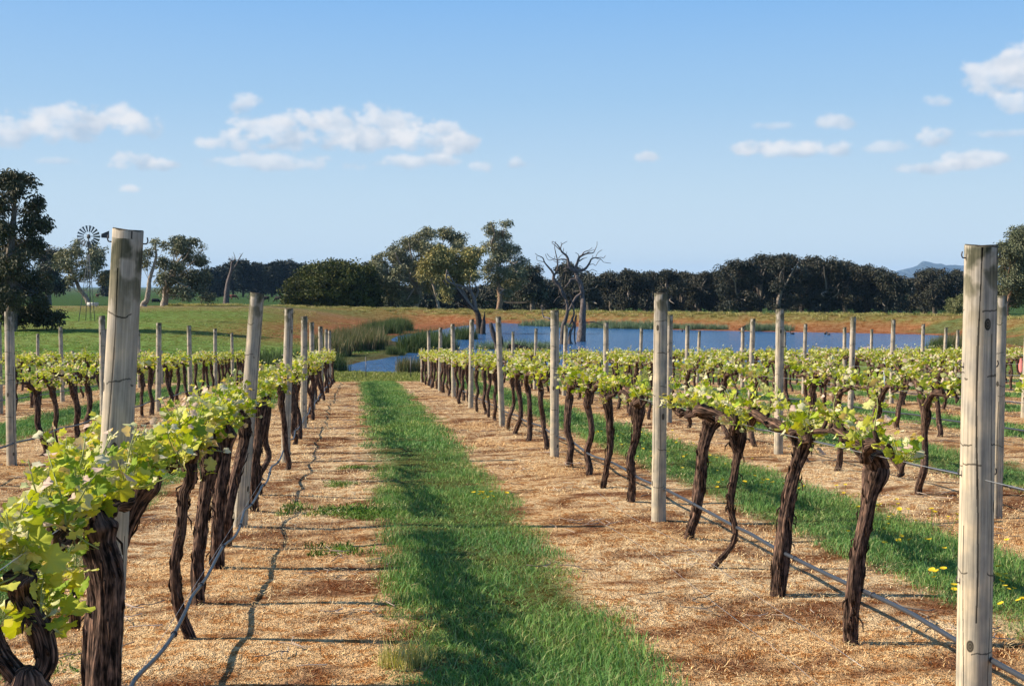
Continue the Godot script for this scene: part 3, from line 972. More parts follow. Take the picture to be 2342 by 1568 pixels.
func make_posts():
	var hook := hook_mesh()
	var far_m := []
	for k in 6: far_m.append(post_mesh(1.84, 0.055, 12, 5, k * 1.7))
	for ri in ROWS.size():
		var row: Array = ROWS[ri]
		var idx := 0
		for k in POST_Z.size():
			var x: float = row[0] + rf(-0.03, 0.03)
			var z: float = -POST_Z[k] + rf(-0.12, 0.12)
			var zl := [[3, 0, -0.97, -5.06], [3, 1, -0.92, -10.42], [4, 0, 2.39, -4.82], [4, 1, 2.395, -10.22]]
			var h := rf(1.79, 1.87)
			var r := 0.0545 + rf(-0.004, 0.004)
			var lean := Vector2(rf(-0.02, 0.02), rf(-0.02, 0.02))
			if ri >= 5: lean.x += 0.014
			var near := false
			for e in zl:
				if e[0] == ri and e[1] == k:
					x = e[2]; z = e[3]; near = true
			if ri == 3 and k == 0: h = 1.93; r = 0.0605; lean = Vector2(0.064, 0)
			if ri == 3 and k == 1: h = 1.85; r = 0.058; lean = Vector2(0.082, 0)
			if ri == 3 and k == 2: h = 1.83; x = -0.85; lean = Vector2(0.03, 0)
			if ri == 4 and k == 0: h = 1.865; r = 0.0655; lean = Vector2(0.002, 0)
			if ri == 4 and k == 1: h = 1.835; r = 0.057; lean = Vector2(0.006, 0)
			if ri == 6 and k == 2: x = 8.52
			if ri == 5 and k == 1: x = 5.165; z = -10.09; lean = Vector2(0.01, 0)
			if ri == 4 and k == 3: lean = Vector2(-0.035, 0)
			if k == 8: h = 1.25
			if not in_view(x, z, 0.25): continue
			var place: String = "%s timber post, %s in %s row on %s side of middle lane"
			var look := "weathered"
			if ri == 3 and k == 0: look = "big leaning sunlit"
			if ri == 4 and k == 0: look = "big cracked pale"
			if k == 8: look = "short end"
			var t := thing("timber_post", place % [look, ORD[idx], row[1], SIDE[row[2]]], "post", Vector3(x, ground(x, z) - 0.01, z), "trellis posts")
			t.basis = Basis(Vector3(0, 0, 1), -lean.x) * Basis(Vector3(1, 0, 0), lean.y)
			idx += 1
			var big := z > -17.0 and (ri in [3, 4])
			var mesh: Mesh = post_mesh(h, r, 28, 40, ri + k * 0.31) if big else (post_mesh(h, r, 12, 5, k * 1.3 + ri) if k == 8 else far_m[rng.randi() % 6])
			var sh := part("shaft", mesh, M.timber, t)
			if not big and k != 8:
				sh.scale = Vector3(r / 0.055, h / 1.84, r / 0.055)
				sh.rotation.y = rf(-0.6, 0.6)
			if z > -28.0:
				for sd in [-1, 1]:
					for j in (1 if ri == 3 else (4 if z > -12.0 else 2)):
						var hk := part("hook", hook, M.iron, t)
						hk.position = Vector3(sd * r * 0.95, h - 0.045 - j * 0.42, 0)
						if sd < 0: hk.rotation.y = PI
	# two steel pickets beside leaning posts
	for e in [[-4.02, -15.5, "grey steel picket against the first post of the second windmill side row", 0.92], [11.28, -26.9, "grey steel picket in the fourth dam side row", 1.0]]:
		var t := thing("steel_picket", e[2], "picket", Vector3(e[0] - 0.08, ground(e[0], e[1]), e[1] + 0.06))
		var b := Mb.new()
		box(b, Vector3(-0.018, -0.2, -0.004), Vector3(0.018, e[3], 0.004))
		part("flange", b.commit(), M.steel, t)
		b = Mb.new()
		box(b, Vector3(-0.004, -0.2, 0.0055), Vector3(0.004, e[3] - 0.002, 0.028))
		part("web", b.commit(), M.steel, t)

func make_wires():
	for ri in ROWS.size():
		var row: Array = ROWS[ri]
		var x: float = row[0]
		var zs := -1.0 if ri in [3, 4] else -maxf(4.0, absf(x) * 1.4)
		var who := "%s row on the %s side of the middle lane" % [row[1], SIDE[row[2]]]
		# cordon wire
		var b := Mb.new()
		var pts := []
		var rr := []
		var z := zs
		while z > -49.0:
			pts.append(Vector3(x + 0.004, ground(x, z) + 0.95 + 0.008 * sin(z * 1.1), z))
			rr.append(0.0013 if ri in [3, 4] else 0.0016)
			z -= 1.3
		tube(b, pts, rr, 5)
		tag(part("trellis_wire", b.commit(), M.wire, self), "thin trellis wire along the " + who, "wire", "trellis wires")
		# drip hose, clipped to a low wire, sagging between the clips
		b = Mb.new()
		pts = []
		rr = []
		z = zs
		var side := 0.055 if ri == 3 else (0.05 if ri == 4 else 0.04)
		var hh := 0.27
		while z > -49.0:
			var wob := 0.012 * sin(z * 2.3 + ri) + 0.01 * nz.get_noise_2d(z * 60.0, ri * 40.0)
			var sag := -0.04 * absf(sin((z + 0.3) * PI / 1.6 + ri)) if ri == 3 else -0.02 * absf(sin(z * PI / 2.4 + ri))
			var up := -0.05 if ri == 3 else 0.0
			pts.append(Vector3(x + side + wob, ground(x, z) + hh + up + sag + (0.02 * nz.get_noise_2d(z * 20.0, ri * 77.0)), z))
			rr.append(0.0095 if ri == 3 else 0.0115)
			z -= 0.16 if z > -20.0 else 0.4
		tube(b, pts, rr, 8)
		var hose := Node3D.new()
		hose.name = numbered("drip_hose")
		add_child(hose)
		tag(hose, "grey drip hose slung along the " + who, "hose", "drip hoses")
		part("pipe", b.commit(), M.hose, hose)
		if ri in [3, 4, 5]:
			b = Mb.new()
			var wp := []
			var wr := []
			for k in range(0, pts.size(), 5):
				wp.append(Vector3(x + side * 0.8, ground(x, pts[k].z) + hh + 0.035 + (-0.08 if ri == 3 else 0.0), pts[k].z))
				wr.append(0.001)
			tube(b, wp, wr, 4)
			if ri == 3: part("carrier_wire", b.commit(), M.wire, hose)
			var ring := TorusMesh.new()
			ring.inner_radius = 0.0095; ring.outer_radius = 0.0165; ring.rings = 12; ring.ring_segments = 6
			for k in range(3, pts.size() - 1, 7):
				if pts[k].z < -16.0: break
				var c := part("clip", ring, M.iron, hose)
				c.position = pts[k]
				c.basis = Basis(Quaternion(Vector3.UP, (pts[k + 1] - pts[k - 1]).normalized())).scaled(Vector3(1, 1, 1))
	# wires lying loose on the straw
	for e in [[2.19, 12.6, 5.0, "outer"], [1.91, 10.2, 4.4, "inner"]]:
		var b := Mb.new()
		var pts := []
		var rr := []
		var z: float = -e[1]
		while z < -e[2]:
			var xx: float = e[0] + 0.03 * sin(z * 0.9 + e[0])
			pts.append(Vector3(xx, ground(xx, z) + row_mound(xx) + 0.05 + 0.012 * sin(z * 2.0), z))
			rr.append(0.0009)
			z += 0.4
		tube(b, pts, rr, 4)
		tag(part("loose_wire", b.commit(), M.wire, self), "thin %s loose wire along the straw beside the first dam side row" % e[3], "wire", "loose wires")
	# low stock fence before the water
	var fence := thing("wire_fence", "low wire fence with thin steel pickets before the water", "fence")
	var line := []
	for u in [-15.5, -12.0, -6.55, -4.55, -1.0, 2.6, 6.2]:
		var p := plan(u, 59.0 + u * 0.05)
		var g := ground(p.x, p.y)
		line.append(Vector3(p.x, g, p.y))
		var b := Mb.new()
		box(b, Vector3(p.x - 0.017, g - 0.2, p.y - 0.017), Vector3(p.x + 0.017, g + 0.98, p.y + 0.017))
		part("picket", b.commit(), M.iron, fence)
	for hgt in [0.25, 0.45, 0.65, 0.9]:
		var b := Mb.new()
		var pts := []
		var rr := []
		for p in line:
			pts.append(p + Vector3(0, hgt, 0.03))
			rr.append(0.003)
		tube(b, pts, rr, 4)
		part("strand", b.commit(), M.iron, fence)

# ---------------------------------------------------------------- vines
func leaf_mesh(detail: int, curl: float, sd: int, col: Color) -> ArrayMesh:
	# a five lobed vine leaf, about one unit across, stalk at the origin, growing along +x, face up
	var r := RandomNumberGenerator.new()
	r.seed = sd
	var b := Mb.new()
	var lobes := [[0.0, 0.60], [0.98, 0.56], [-0.98, 0.56], [1.95, 0.46], [-1.95, 0.46]]
	var n := 30 if detail == 2 else (15 if detail == 1 else 8)
	var ctr := Vector3(0.34, 0, 0)
	var col2 := Color(col.r * 1.12, col.g * 1.08, col.b * 1.15)
	var c0 := b.vert(ctr, Vector2.ZERO, col2)
	var first := -1
	for k in n + 1:
		var a := lerpf(-2.75, 2.75, float(k) / n)
		var q := 0.34
		for l in lobes:
			var da: float = absf(a - l[0])
			q = maxf(q, l[1] * (1.0 - 0.36 * pow(minf(da / 0.62, 1.0), 1.4)))
		if detail == 2: q *= 1.0 + (0.07 if k % 2 == 0 else -0.05) + r.randf_range(-0.03, 0.03)
		var p := ctr + Vector3(cos(a) * q, 0, sin(a) * q)
		p.y = curl * (0.28 * absf(p.z) - 0.55 * (p.x - 0.34) * (p.x - 0.34) - 0.35 * p.z * p.z) + 0.13 * cos(a * 6.4) * q - 0.10 * q * absf(curl)
		var i := b.vert(p, Vector2.ZERO, col)
		if first < 0: first = i
	for k in n: b.tri(c0, first + k, first + k + 1)
	# stalk
	var s0 := b.vert(Vector3(-0.34, -0.12, 0.012), Vector2.ZERO, col)
	b.vert(Vector3(-0.34, -0.12, -0.012), Vector2.ZERO, col)
	b.vert(Vector3(0.34, 0.0, -0.012), Vector2.ZERO, col)
	b.vert(Vector3(0.34, 0.0, 0.012), Vector2.ZERO, col)
	b.quad(s0, s0 + 1, s0 + 2, s0 + 3)
	return b.commit()

func trunk_mesh(path: Array, r0: float, r1: float, near: bool, sd: float) -> ArrayMesh:
	var b := Mb.new()
	var pts := smooth_path(path, 12 if near else 4)
	var rad := []
	for k in pts.size():
		var t := float(k) / (pts.size() - 1)
		var r := lerpf(r0, r1, t)
		r *= 1.0 + (0.42 if near else 0.35) * exp(-pow((t - 0.94) / 0.08, 2.0)) + 0.30 * exp(-t * 14.0)
		r *= 1.0 + 0.16 * nz.get_noise_2d(t * 160.0, sd * 70.0)
		rad.append(r)
	var last: Vector3 = pts[pts.size() - 1]
	var lr: float = rad[rad.size() - 1]
	var up := (last - (pts[pts.size() - 2] as Vector3)).normalized()
	pts.append(last + up * lr * 0.45)
	rad.append(lr * 0.82)
	pts.append(last + up * lr * 0.75)
	rad.append(lr * 0.45)
	tube(b, pts, rad, 26 if near else 9, 0.42, 0.26 if near else 0.0, true, Color(1, 1, 1), sd * 3.7)
	if near:
		# strips of bark hanging loose
		var r := RandomNumberGenerator.new()
		r.seed = int(sd * 100) + 3
		for k in 46:
			var j := r.randi_range(3, pts.size() - 8)
			var a := r.randf() * TAU
			var p: Vector3 = pts[j] + Vector3(cos(a), 0, sin(a)) * (rad[j] as float) * 0.95
			var q: Vector3 = pts[j + 4] + Vector3(cos(a + 0.3), 0, sin(a + 0.3)) * (rad[j + 4] as float) * r.randf_range(1.0, 1.25)
			var m := (p + q) * 0.5 + Vector3(cos(a), 0, sin(a)) * 0.006
			if r.randf() < 0.12:
				q = p + Vector3(cos(a) * 0.03, -r.randf_range(0.03, 0.08), sin(a) * 0.03)
				m = (p + q) * 0.5 + Vector3(cos(a), 0.3, sin(a)) * 0.012
			tube(b, [p, m, q], [0.003, 0.0052, 0.0015], 4, 0, 0, true, Color(1, 0.93, 0.86) * r.randf_range(0.6, 1.5))
	return b.commit()

const LEAF_TINTS := [Color(0.33, 0.41, 0.045), Color(0.45, 0.49, 0.06), Color(0.56, 0.56, 0.10), Color(0.24, 0.35, 0.04), Color(0.58, 0.58, 0.21), Color(0.62, 0.58, 0.34)]
const TIP_TINTS := [Color(0.66, 0.62, 0.42), Color(0.68, 0.50, 0.40), Color(0.60, 0.62, 0.32)]

func leaf_spots(cane_n: int, spurs: Array, lush: float) -> Array:
	# [base, tip path..., leaves] for the young shoots that grow from the spurs
	var out := []
	for s in spurs:
		for c in cane_n:
			if rng.randf() > lush: continue
			var dir := Vector3(rf(-0.55, 0.55), 1.0, rf(-0.5, 0.5)).normalized()
			if rng.randf() < 0.25: dir = Vector3(rf(-1, 1), rf(-0.6, 0.25), rf(-0.6, 0.6)).normalized()
			var ln := rf(0.04, 0.15) if rng.randf() < 0.75 else rf(0.14, 0.25)
			var p: Vector3 = s
			var pts := [p]
			for k in 3:
				dir = (dir + Vector3(rf(-0.25, 0.25), 0.08, rf(-0.25, 0.25))).normalized()
				p += dir * ln / 3.0
				pts.append(p)
			var leaves := []
			var n := 3 + int(ln * 30.0)
			for k in n:
				var t := (k + 0.6) / n
				var at: Vector3 = pts[0].lerp(pts[1], t * 3.0) if t < 0.333 else (pts[1].lerp(pts[2], t * 3.0 - 1.0) if t < 0.667 else pts[2].lerp(pts[3], t * 3.0 - 2.0))
				var size := rf(0.03, 0.09) * lerpf(1.05, 0.55, t)
				var yaw := k * 2.6 + rf(-0.7, 0.7)
				var outd := Vector3(cos(yaw), rf(-0.15, 0.7), sin(yaw)).normalized()
				leaves.append([at + outd * size * 0.42, outd, size, t])
			out.append([pts, leaves])
	return out

func leaf_xform(e: Array) -> Transform3D:
	var outd: Vector3 = e[1]
	var up := Vector3(rf(-0.9, 0.9), rf(0.15, 1.0), rf(-0.9, 0.9))
	up = (up - outd * up.dot(outd)).normalized()
	var b := Basis(outd, up, outd.cross(up))
	var s: float = e[2]
	return Transform3D(b.scaled_local(Vector3(s, s, s * rf(0.85, 1.1))), e[0])

func arm_shape(len: float, sgn: float, hc: float, start: Vector3, near: bool, sd: float) -> Array:
	# the old horizontal limb along the wire with its spurs: [mesh, spur tips]
	var b := Mb.new()
	var rise := rf(-0.03, 0.10)
	var keys := [start, Vector3(start.x * 0.7 + rf(-0.03, 0.03), lerpf(start.y, hc + rise, 0.55), sgn * rf(0.05, 0.10))]
	var z := 0.10
	while z < len:
		z += rf(0.08, 0.14)
		keys.append(Vector3(rf(-0.045, 0.045), hc + rise * (1.0 - z / len) + rf(-0.05, 0.05), sgn * minf(z, len)))
	var pts := smooth_path(keys, 6 if near else 3)
	var rad := []
	for k in pts.size():
		var t := float(k) / (pts.size() - 1)
		rad.append(lerpf(0.036, 0.011, t) * (1.0 + 0.9 * nz.get_noise_2d(t * 420.0, sd * 40.0)))
	tube(b, pts, rad, 14 if near else 7, 0.5, 0.3 if near else 0.0, true, Color(1, 1, 1), sd)
	var tips := []
	var step := maxi(1, int(pts.size() / (9.0 if near else 7.0)))
	for k in range(2, pts.size(), step):
		var p: Vector3 = pts[k]
		var up := Vector3(rf(-0.03, 0.03), rf(0.03, 0.065), rf(-0.02, 0.02))
		tube(b, [p, p + up * 0.6 + Vector3(rf(-0.008, 0.008), 0, 0), p + up], [(rad[k] as float) * 0.8, 0.011, 0.009], 7 if near else 5, 0.3)
		tips.append(p + up)
	return [b.commit(), tips]

func make_vines():
	# shared pieces for the far vines
	var lm_near := []
	for c in LEAF_TINTS:
		lm_near.append([leaf_mesh(2, 1.0, 1, c), leaf_mesh(2, 0.3, 2, c), leaf_mesh(2, -0.8, 3, c)])
	var tip_near := []
	for c in TIP_TINTS: tip_near.append(leaf_mesh(1, 1.6, 4, c))
	var lm_mid := leaf_mesh(1, 0.7, 5, Color(1, 1, 1))
	var lm_far := leaf_mesh(0, 0.7, 6, Color(1, 1, 1))
	var forms := []
	for k in 14:
		var far := k >= 7
		var tops := []
		var arms := []
		for sgn in [-1.0, 1.0]:
			var a := arm_shape(rf(0.48, 0.62), sgn, 0.93, Vector3(0, 0.70, sgn * 0.015), false, k + sgn * 0.3)
			arms.append(a[0])
			tops += a[1]
		tops.append(Vector3(rf(-0.04, 0.04), 0.86, 0))
		var sh := leaf_spots(2, tops, 1.0)
		var xf := []
		var cs := PackedColorArray()
		for s in sh:
			for e in s[1]:
				if far: e[2] *= 1.15
				xf.append(leaf_xform(e))
				var c: Color = LEAF_TINTS[rng.randi() % 6]
				if e[3] > 0.8 or rng.randf() < 0.16: c = TIP_TINTS[rng.randi() % 3]
				cs.append(c * rf(0.85, 1.1))
		var mm := spread_mm("foliage", lm_far if far else lm_mid, M.vine_leaf, xf, cs, self)
		var res: MultiMesh = mm.multimesh
		mm.free()
		used_names.erase("foliage")
		forms.append([arms, res])
	var trunks := []
	for k in 16:
		var path := [Vector3(rf(-0.05, 0.05), -0.06, rf(-0.08, 0.08))]
		var bx := rf(-0.10, 0.10)
		for j in 4: path.append(Vector3(bx * (1.0 - j / 3.2) + rf(-0.035, 0.035), 0.05 + j * 0.18, rf(-0.10, 0.10) * (1.0 - j / 5.0)))
		path.append(Vector3(0, 0.76, 0))
		var r := rf(0.026, 0.042)
		trunks.append(trunk_mesh(path, r, r * rf(0.85, 1.2), false, k + 0.5))
	# near vines, each one shaped as it stands
	# row, distance down the row, offset across, radii, trunk [across, height, along] ..., head height
	var near := {
		"3:3.62": [-0.02, 0.050, 0.046, [[0.02, -0.1, 0], [0.03, 0.2, 0], [0.0, 0.45, 0], [0.015, 0.60, 0.02]], 0.62],
		"3:4.62": [0.0, 0.06, 0.074, [[0.01, -0.1, 0], [0.0, 0.12, 0], [0.0, 0.29, 0], [0.014, 0.505, 0.01], [0.014, 0.68, 0.0], [-0.014, 0.80, 0], [-0.03, 0.87, 0]], 0.9],
		"3:5.75": [-0.22, 0.045, 0.05, [[-0.02, -0.1, 0.05], [-0.02, 0.3, 0.04], [0.06, 0.55, 0.0], [0.14, 0.76, 0], [0.22, 0.9, 0]], 0.92],
		"3:6.57": [0.05, 0.027, 0.034, [[0.03, -0.06, 0], [0.0, 0.03, 0], [-0.05, 0.168, 0], [-0.064, 0.366, 0.02], [-0.03, 0.564, 0], [-0.02, 0.72, 0], [0.01, 0.80, 0], [0.0, 0.9, 0]], 0.92],
		"3:7.50": [-0.01, 0.042, 0.047, [[0.0, -0.06, 0], [-0.006, 0.2, 0.01], [0.014, 0.38, 0], [0.034, 0.545, 0], [0.06, 0.70, 0], [0.07, 0.88, 0]], 0.91],
		"3:8.60": [-0.02, 0.047, 0.05, [[0.0, -0.06, 0], [-0.007, 0.18, 0], [0.026, 0.51, 0.02], [0.05, 0.75, 0], [0.06, 0.88, 0]], 0.91],
		"3:9.55": [-0.03, 0.04, 0.044, [[-0.03, -0.06, 0], [0.0, 0.25, 0.1], [0.05, 0.5, 0.05], [0.11, 0.75, 0], [0.1, 0.9, 0]], 0.92],
		"3:11.4": [0.0, 0.04, 0.045, [[0.0, -0.06, 0], [0.0, 0.3, 0.06], [0.04, 0.6, 0.05], [0.05, 0.9, 0]], 0.92],
		"3:12.5": [-0.03, 0.035, 0.04, [[0.0, -0.06, 0], [-0.03, 0.3, 0], [0.03, 0.6, 0.05], [0.06, 0.9, 0]], 0.92],
		"4:6.10": [0.0, 0.036, 0.046, [[0.0, -0.06, 0], [0.005, 0.1, 0], [0.01, 0.19, 0], [0.034, 0.433, 0], [0.063, 0.60, 0], [0.09, 0.735, 0], [0.125, 0.86, 0]], 0.92],
		"4:7.27": [0.015, 0.046, 0.055, [[-0.01, -0.06, 0], [0.02, 0.225, 0], [0.046, 0.456, 0], [0.092, 0.676, 0], [0.127, 0.80, 0], [0.15, 0.89, 0]], 0.95],
		"4:8.18": [-0.10, 0.021, 0.026, [[-0.03, -0.03, 0], [0.05, 0.06, 0], [0.116, 0.142, 0], [0.135, 0.24, 0], [0.10, 0.40, 0], [0.122, 0.58, 0], [0.15, 0.74, 0], [0.17, 0.88, 0]], 0.92],
		"4:9.37": [0.02, 0.044, 0.06, [[0.0, -0.06, 0], [0.03, 0.07, 0], [0.066, 0.19, 0], [0.103, 0.457, 0], [0.115, 0.65, 0], [0.16, 0.80, 0], [0.2, 0.88, 0]], 0.93],
		"4:11.3": [0.0, 0.036, 0.044, [[0.0, -0.06, 0], [0.02, 0.2, 0], [0.0, 0.4, 0], [0.05, 0.6, 0], [0.07, 0.88, 0]], 0.92],
		"4:12.4": [-0.02, 0.03, 0.04, [[-0.03, -0.06, 0], [0.02, 0.2, 0], [0.06, 0.5, 0], [0.03, 0.88, 0]], 0.92],
	}
	var looks := {"3:3.62": "fork trunked dark grapevine, closest of the windmill side vines", "3:4.62": "thick knotted grapevine standing against the big leaning post", "3:5.75": "leaning grapevine half hidden behind the big leaning post", "3:6.57": "slender bent grapevine just beyond the big leaning post", "4:6.10": "tall shaggy grapevine beside the big cracked post", "4:7.27": "thick grapevine with a swollen head, second from the big cracked post", "4:8.18": "thin snaking grapevine with its foot swept aside", "4:9.37": "stout grapevine beside the second post of the first dam side row"}
	for ri in ROWS.size():
		var row: Array = ROWS[ri]
		var who := "%s row on %s side of middle lane" % [row[1], SIDE[row[2]]]
		var zlist := []
		if ri == 3: zlist = [3.62, 4.62, 5.75, 6.57, 7.50, 8.60, 9.55, 11.4, 12.5, 13.6, 14.7]
		if ri == 4: zlist = [6.10, 7.27, 8.18, 9.37, 11.3, 12.4, 13.55, 14.65]
		var from := 2 if zlist.size() else 0
		for k in range(from, 8):
			for j in 4: zlist.append(lerpf(POST_Z[k], POST_Z[k + 1], (j + 1) / 5.0))
		var seen_posts := 0
		var slot := 0
		var last_seg := -2
		for z0 in zlist:
			var key := "%d:%.2f" % [ri, z0]
			if z0 > 11.0 and z0 < 13.0: key = "%d:%.1f" % [ri, z0]
			var sp: Array = near.get(key, [])
			var x: float = row[0] + (sp[0] if sp.size() else rf(-0.05, 0.05))
			var z: float = -z0 + (0.0 if sp.size() else rf(-0.12, 0.12))
			var seg := -1
			for k in POST_Z.size():
				if z0 > POST_Z[k] + 0.2 and in_view(row[0], -POST_Z[k], 0.25): seg += 1
			if seg != last_seg:
				slot = 0
				last_seg = seg
			if not in_view(x, z, 0.7): continue
			slot += 1
			var label := "gnarled grapevine, %s %s, %s" % [ORD[slot - 1], "before the first post" if seg < 0 else "past the %s post" % ORD[seg], who]
			if looks.has(key): label = looks[key]
			var t := thing("grapevine", label, "grapevine", Vector3(x, ground(x, z) + 0.008, z), "grapevines on the trellis")
			if sp.size():
				var path := []
				for p in sp[3]: path.append(Vector3(p[0], p[1], p[2]))
				part("trunk", trunk_mesh(path, sp[1] * 0.8, sp[2] * 0.84, true, z0), M.bark, t)
				var top: Vector3 = path[path.size() - 1]
				if key == "3:3.62":
					for fk in [[[0.01, 0.57, 0], [-0.05, 0.66, 0.01], [-0.08, 0.73, 0.0], [-0.11, 0.82, -0.02], [-0.12, 0.9, -0.04]], [[0.01, 0.57, 0], [0.062, 0.635, -0.01], [0.052, 0.72, -0.02], [0.01, 0.79, -0.03], [-0.012, 0.85, -0.03], [0.01, 0.90, -0.08]]]:
						var fp := []
						for p in fk: fp.append(Vector3(p[0], p[1], p[2]))
						part("limb", trunk_mesh(fp, 0.026, 0.019, true, z0 + fk.size()), M.bark, t)
					top = Vector3(0, 0.88, 0)
				elif key == "4:8.18":
					part("limb", trunk_mesh([Vector3(0.152, 0.72, 0), Vector3(0.115, 0.79, 0), Vector3(0.10, 0.86, 0.02), Vector3(0.10, 0.92, 0.06)], 0.02, 0.018, true, 3.3), M.bark, t)
					part("limb", trunk_mesh([Vector3(0.122, 0.36, 0), Vector3(0.09, 0.42, 0.0), Vector3(0.075, 0.47, 0.01)], 0.008, 0.005, true, 4.3), M.bark, t)
				var tips := [top + Vector3(0, 0.05, 0)]
				if z0 < 4.0: tips.append_array([Vector3(-0.12, 0.93, -0.04), Vector3(-0.11, 0.85, -0.02), Vector3(0.05, 0.74, -0.02), Vector3(-0.08, 0.88, -0.03)])
				for sgn in ([-1.0] if z0 < 4.0 else [-1.0, 1.0]):
					var a := arm_shape(rf(0.55, 0.66), sgn, sp[4] + 0.02, top, true, z0 + sgn * 0.2)
					part("cordon_arm", a[0], M.bark, t)
					tips += a[1]
				var lush := 0.9 if ri == 3 else 0.78
				for s in leaf_spots(3 if ri == 3 and z0 < 9.0 else 2, tips, lush):
					var b := Mb.new()
					tube(b, s[0], [0.0035, 0.003, 0.0024, 0.0015], 5)
					var cane := part("shoot", b.commit(), M.cane, t)
					for e in s[1]:
						if ri == 3 and z0 < 8.0: e[2] *= 1.06
						var m: Mesh = lm_near[rng.randi() % 6][rng.randi() % 3]
						if e[3] > 0.85 or rng.randf() < 0.06: m = tip_near[rng.randi() % 3]
						var lf := part("leaf", m, M.vine_leaf, cane)
						lf.transform = leaf_xform(e)
			else:
				var far: bool = z0 > 24.0
				var tr := part("trunk", trunks[rng.randi() % 16], M.bark, t)
				tr.rotation.y = rf(-0.5, 0.5) + (PI if rng.randf() < 0.5 else 0.0)
				var f: Array = forms[rng.randi() % 7 + (7 if far else 0)]
				var head := PI if rng.randf() < 0.5 else 0.0
				var sy := rf(0.96, 1.05)
				tr.scale.y = sy
				for a in f[0]:
					var ar := part("cordon_arm", a, M.bark, t)
					ar.rotation.y = head
					ar.position.y = 0.93 * (sy - 1.0)
				var fo := MultiMeshInstance3D.new()
				fo.name = "foliage"
				fo.multimesh = f[1]
				fo.material_override = M.vine_leaf
				t.add_child(fo, true)
				fo.rotation.y = head
				fo.position.y = 0.93 * (sy - 1.0)
				fo.set_meta("kind", "stuff")

# ---------------------------------------------------------------- trees
func clump_mesh(n: int, size: float, lw: float, ll: float, droop: float, sd: int) -> ArrayMesh:
	var r := RandomNumberGenerator.new()
	r.seed = sd
	var b := Mb.new()
	for k in n:
		var d := Vector3(r.randfn(0, 1), r.randfn(0, 1) * 0.75, r.randfn(0, 1)).normalized() * pow(r.randf(), 0.5) * size
		var l := (d.normalized() + Vector3(r.randf_range(-0.8, 0.8), -droop + r.randf_range(-0.5, 0.5), r.randf_range(-0.8, 0.8))).normalized() * ll * r.randf_range(0.7, 1.3)
		var s := l.cross(Vector3(r.randf_range(-1, 1), r.randf_range(-0.4, 0.4), r.randf_range(-1, 1))).normalized() * lw * r.randf_range(0.7, 1.2)
		var c := Color(1, 1, 1) * r.randf_range(0.7, 1.35)
		var i := b.vert(d - l * 0.5, Vector2.ZERO, c)
		b.vert(d + s, Vector2.ZERO, c)
		b.vert(d + l * 0.5, Vector2.ZERO, c)
		b.vert(d - s, Vector2.ZERO, c)
		b.quad(i, i + 1, i + 2, i + 3)
	return b.commit()

var clumps := {}
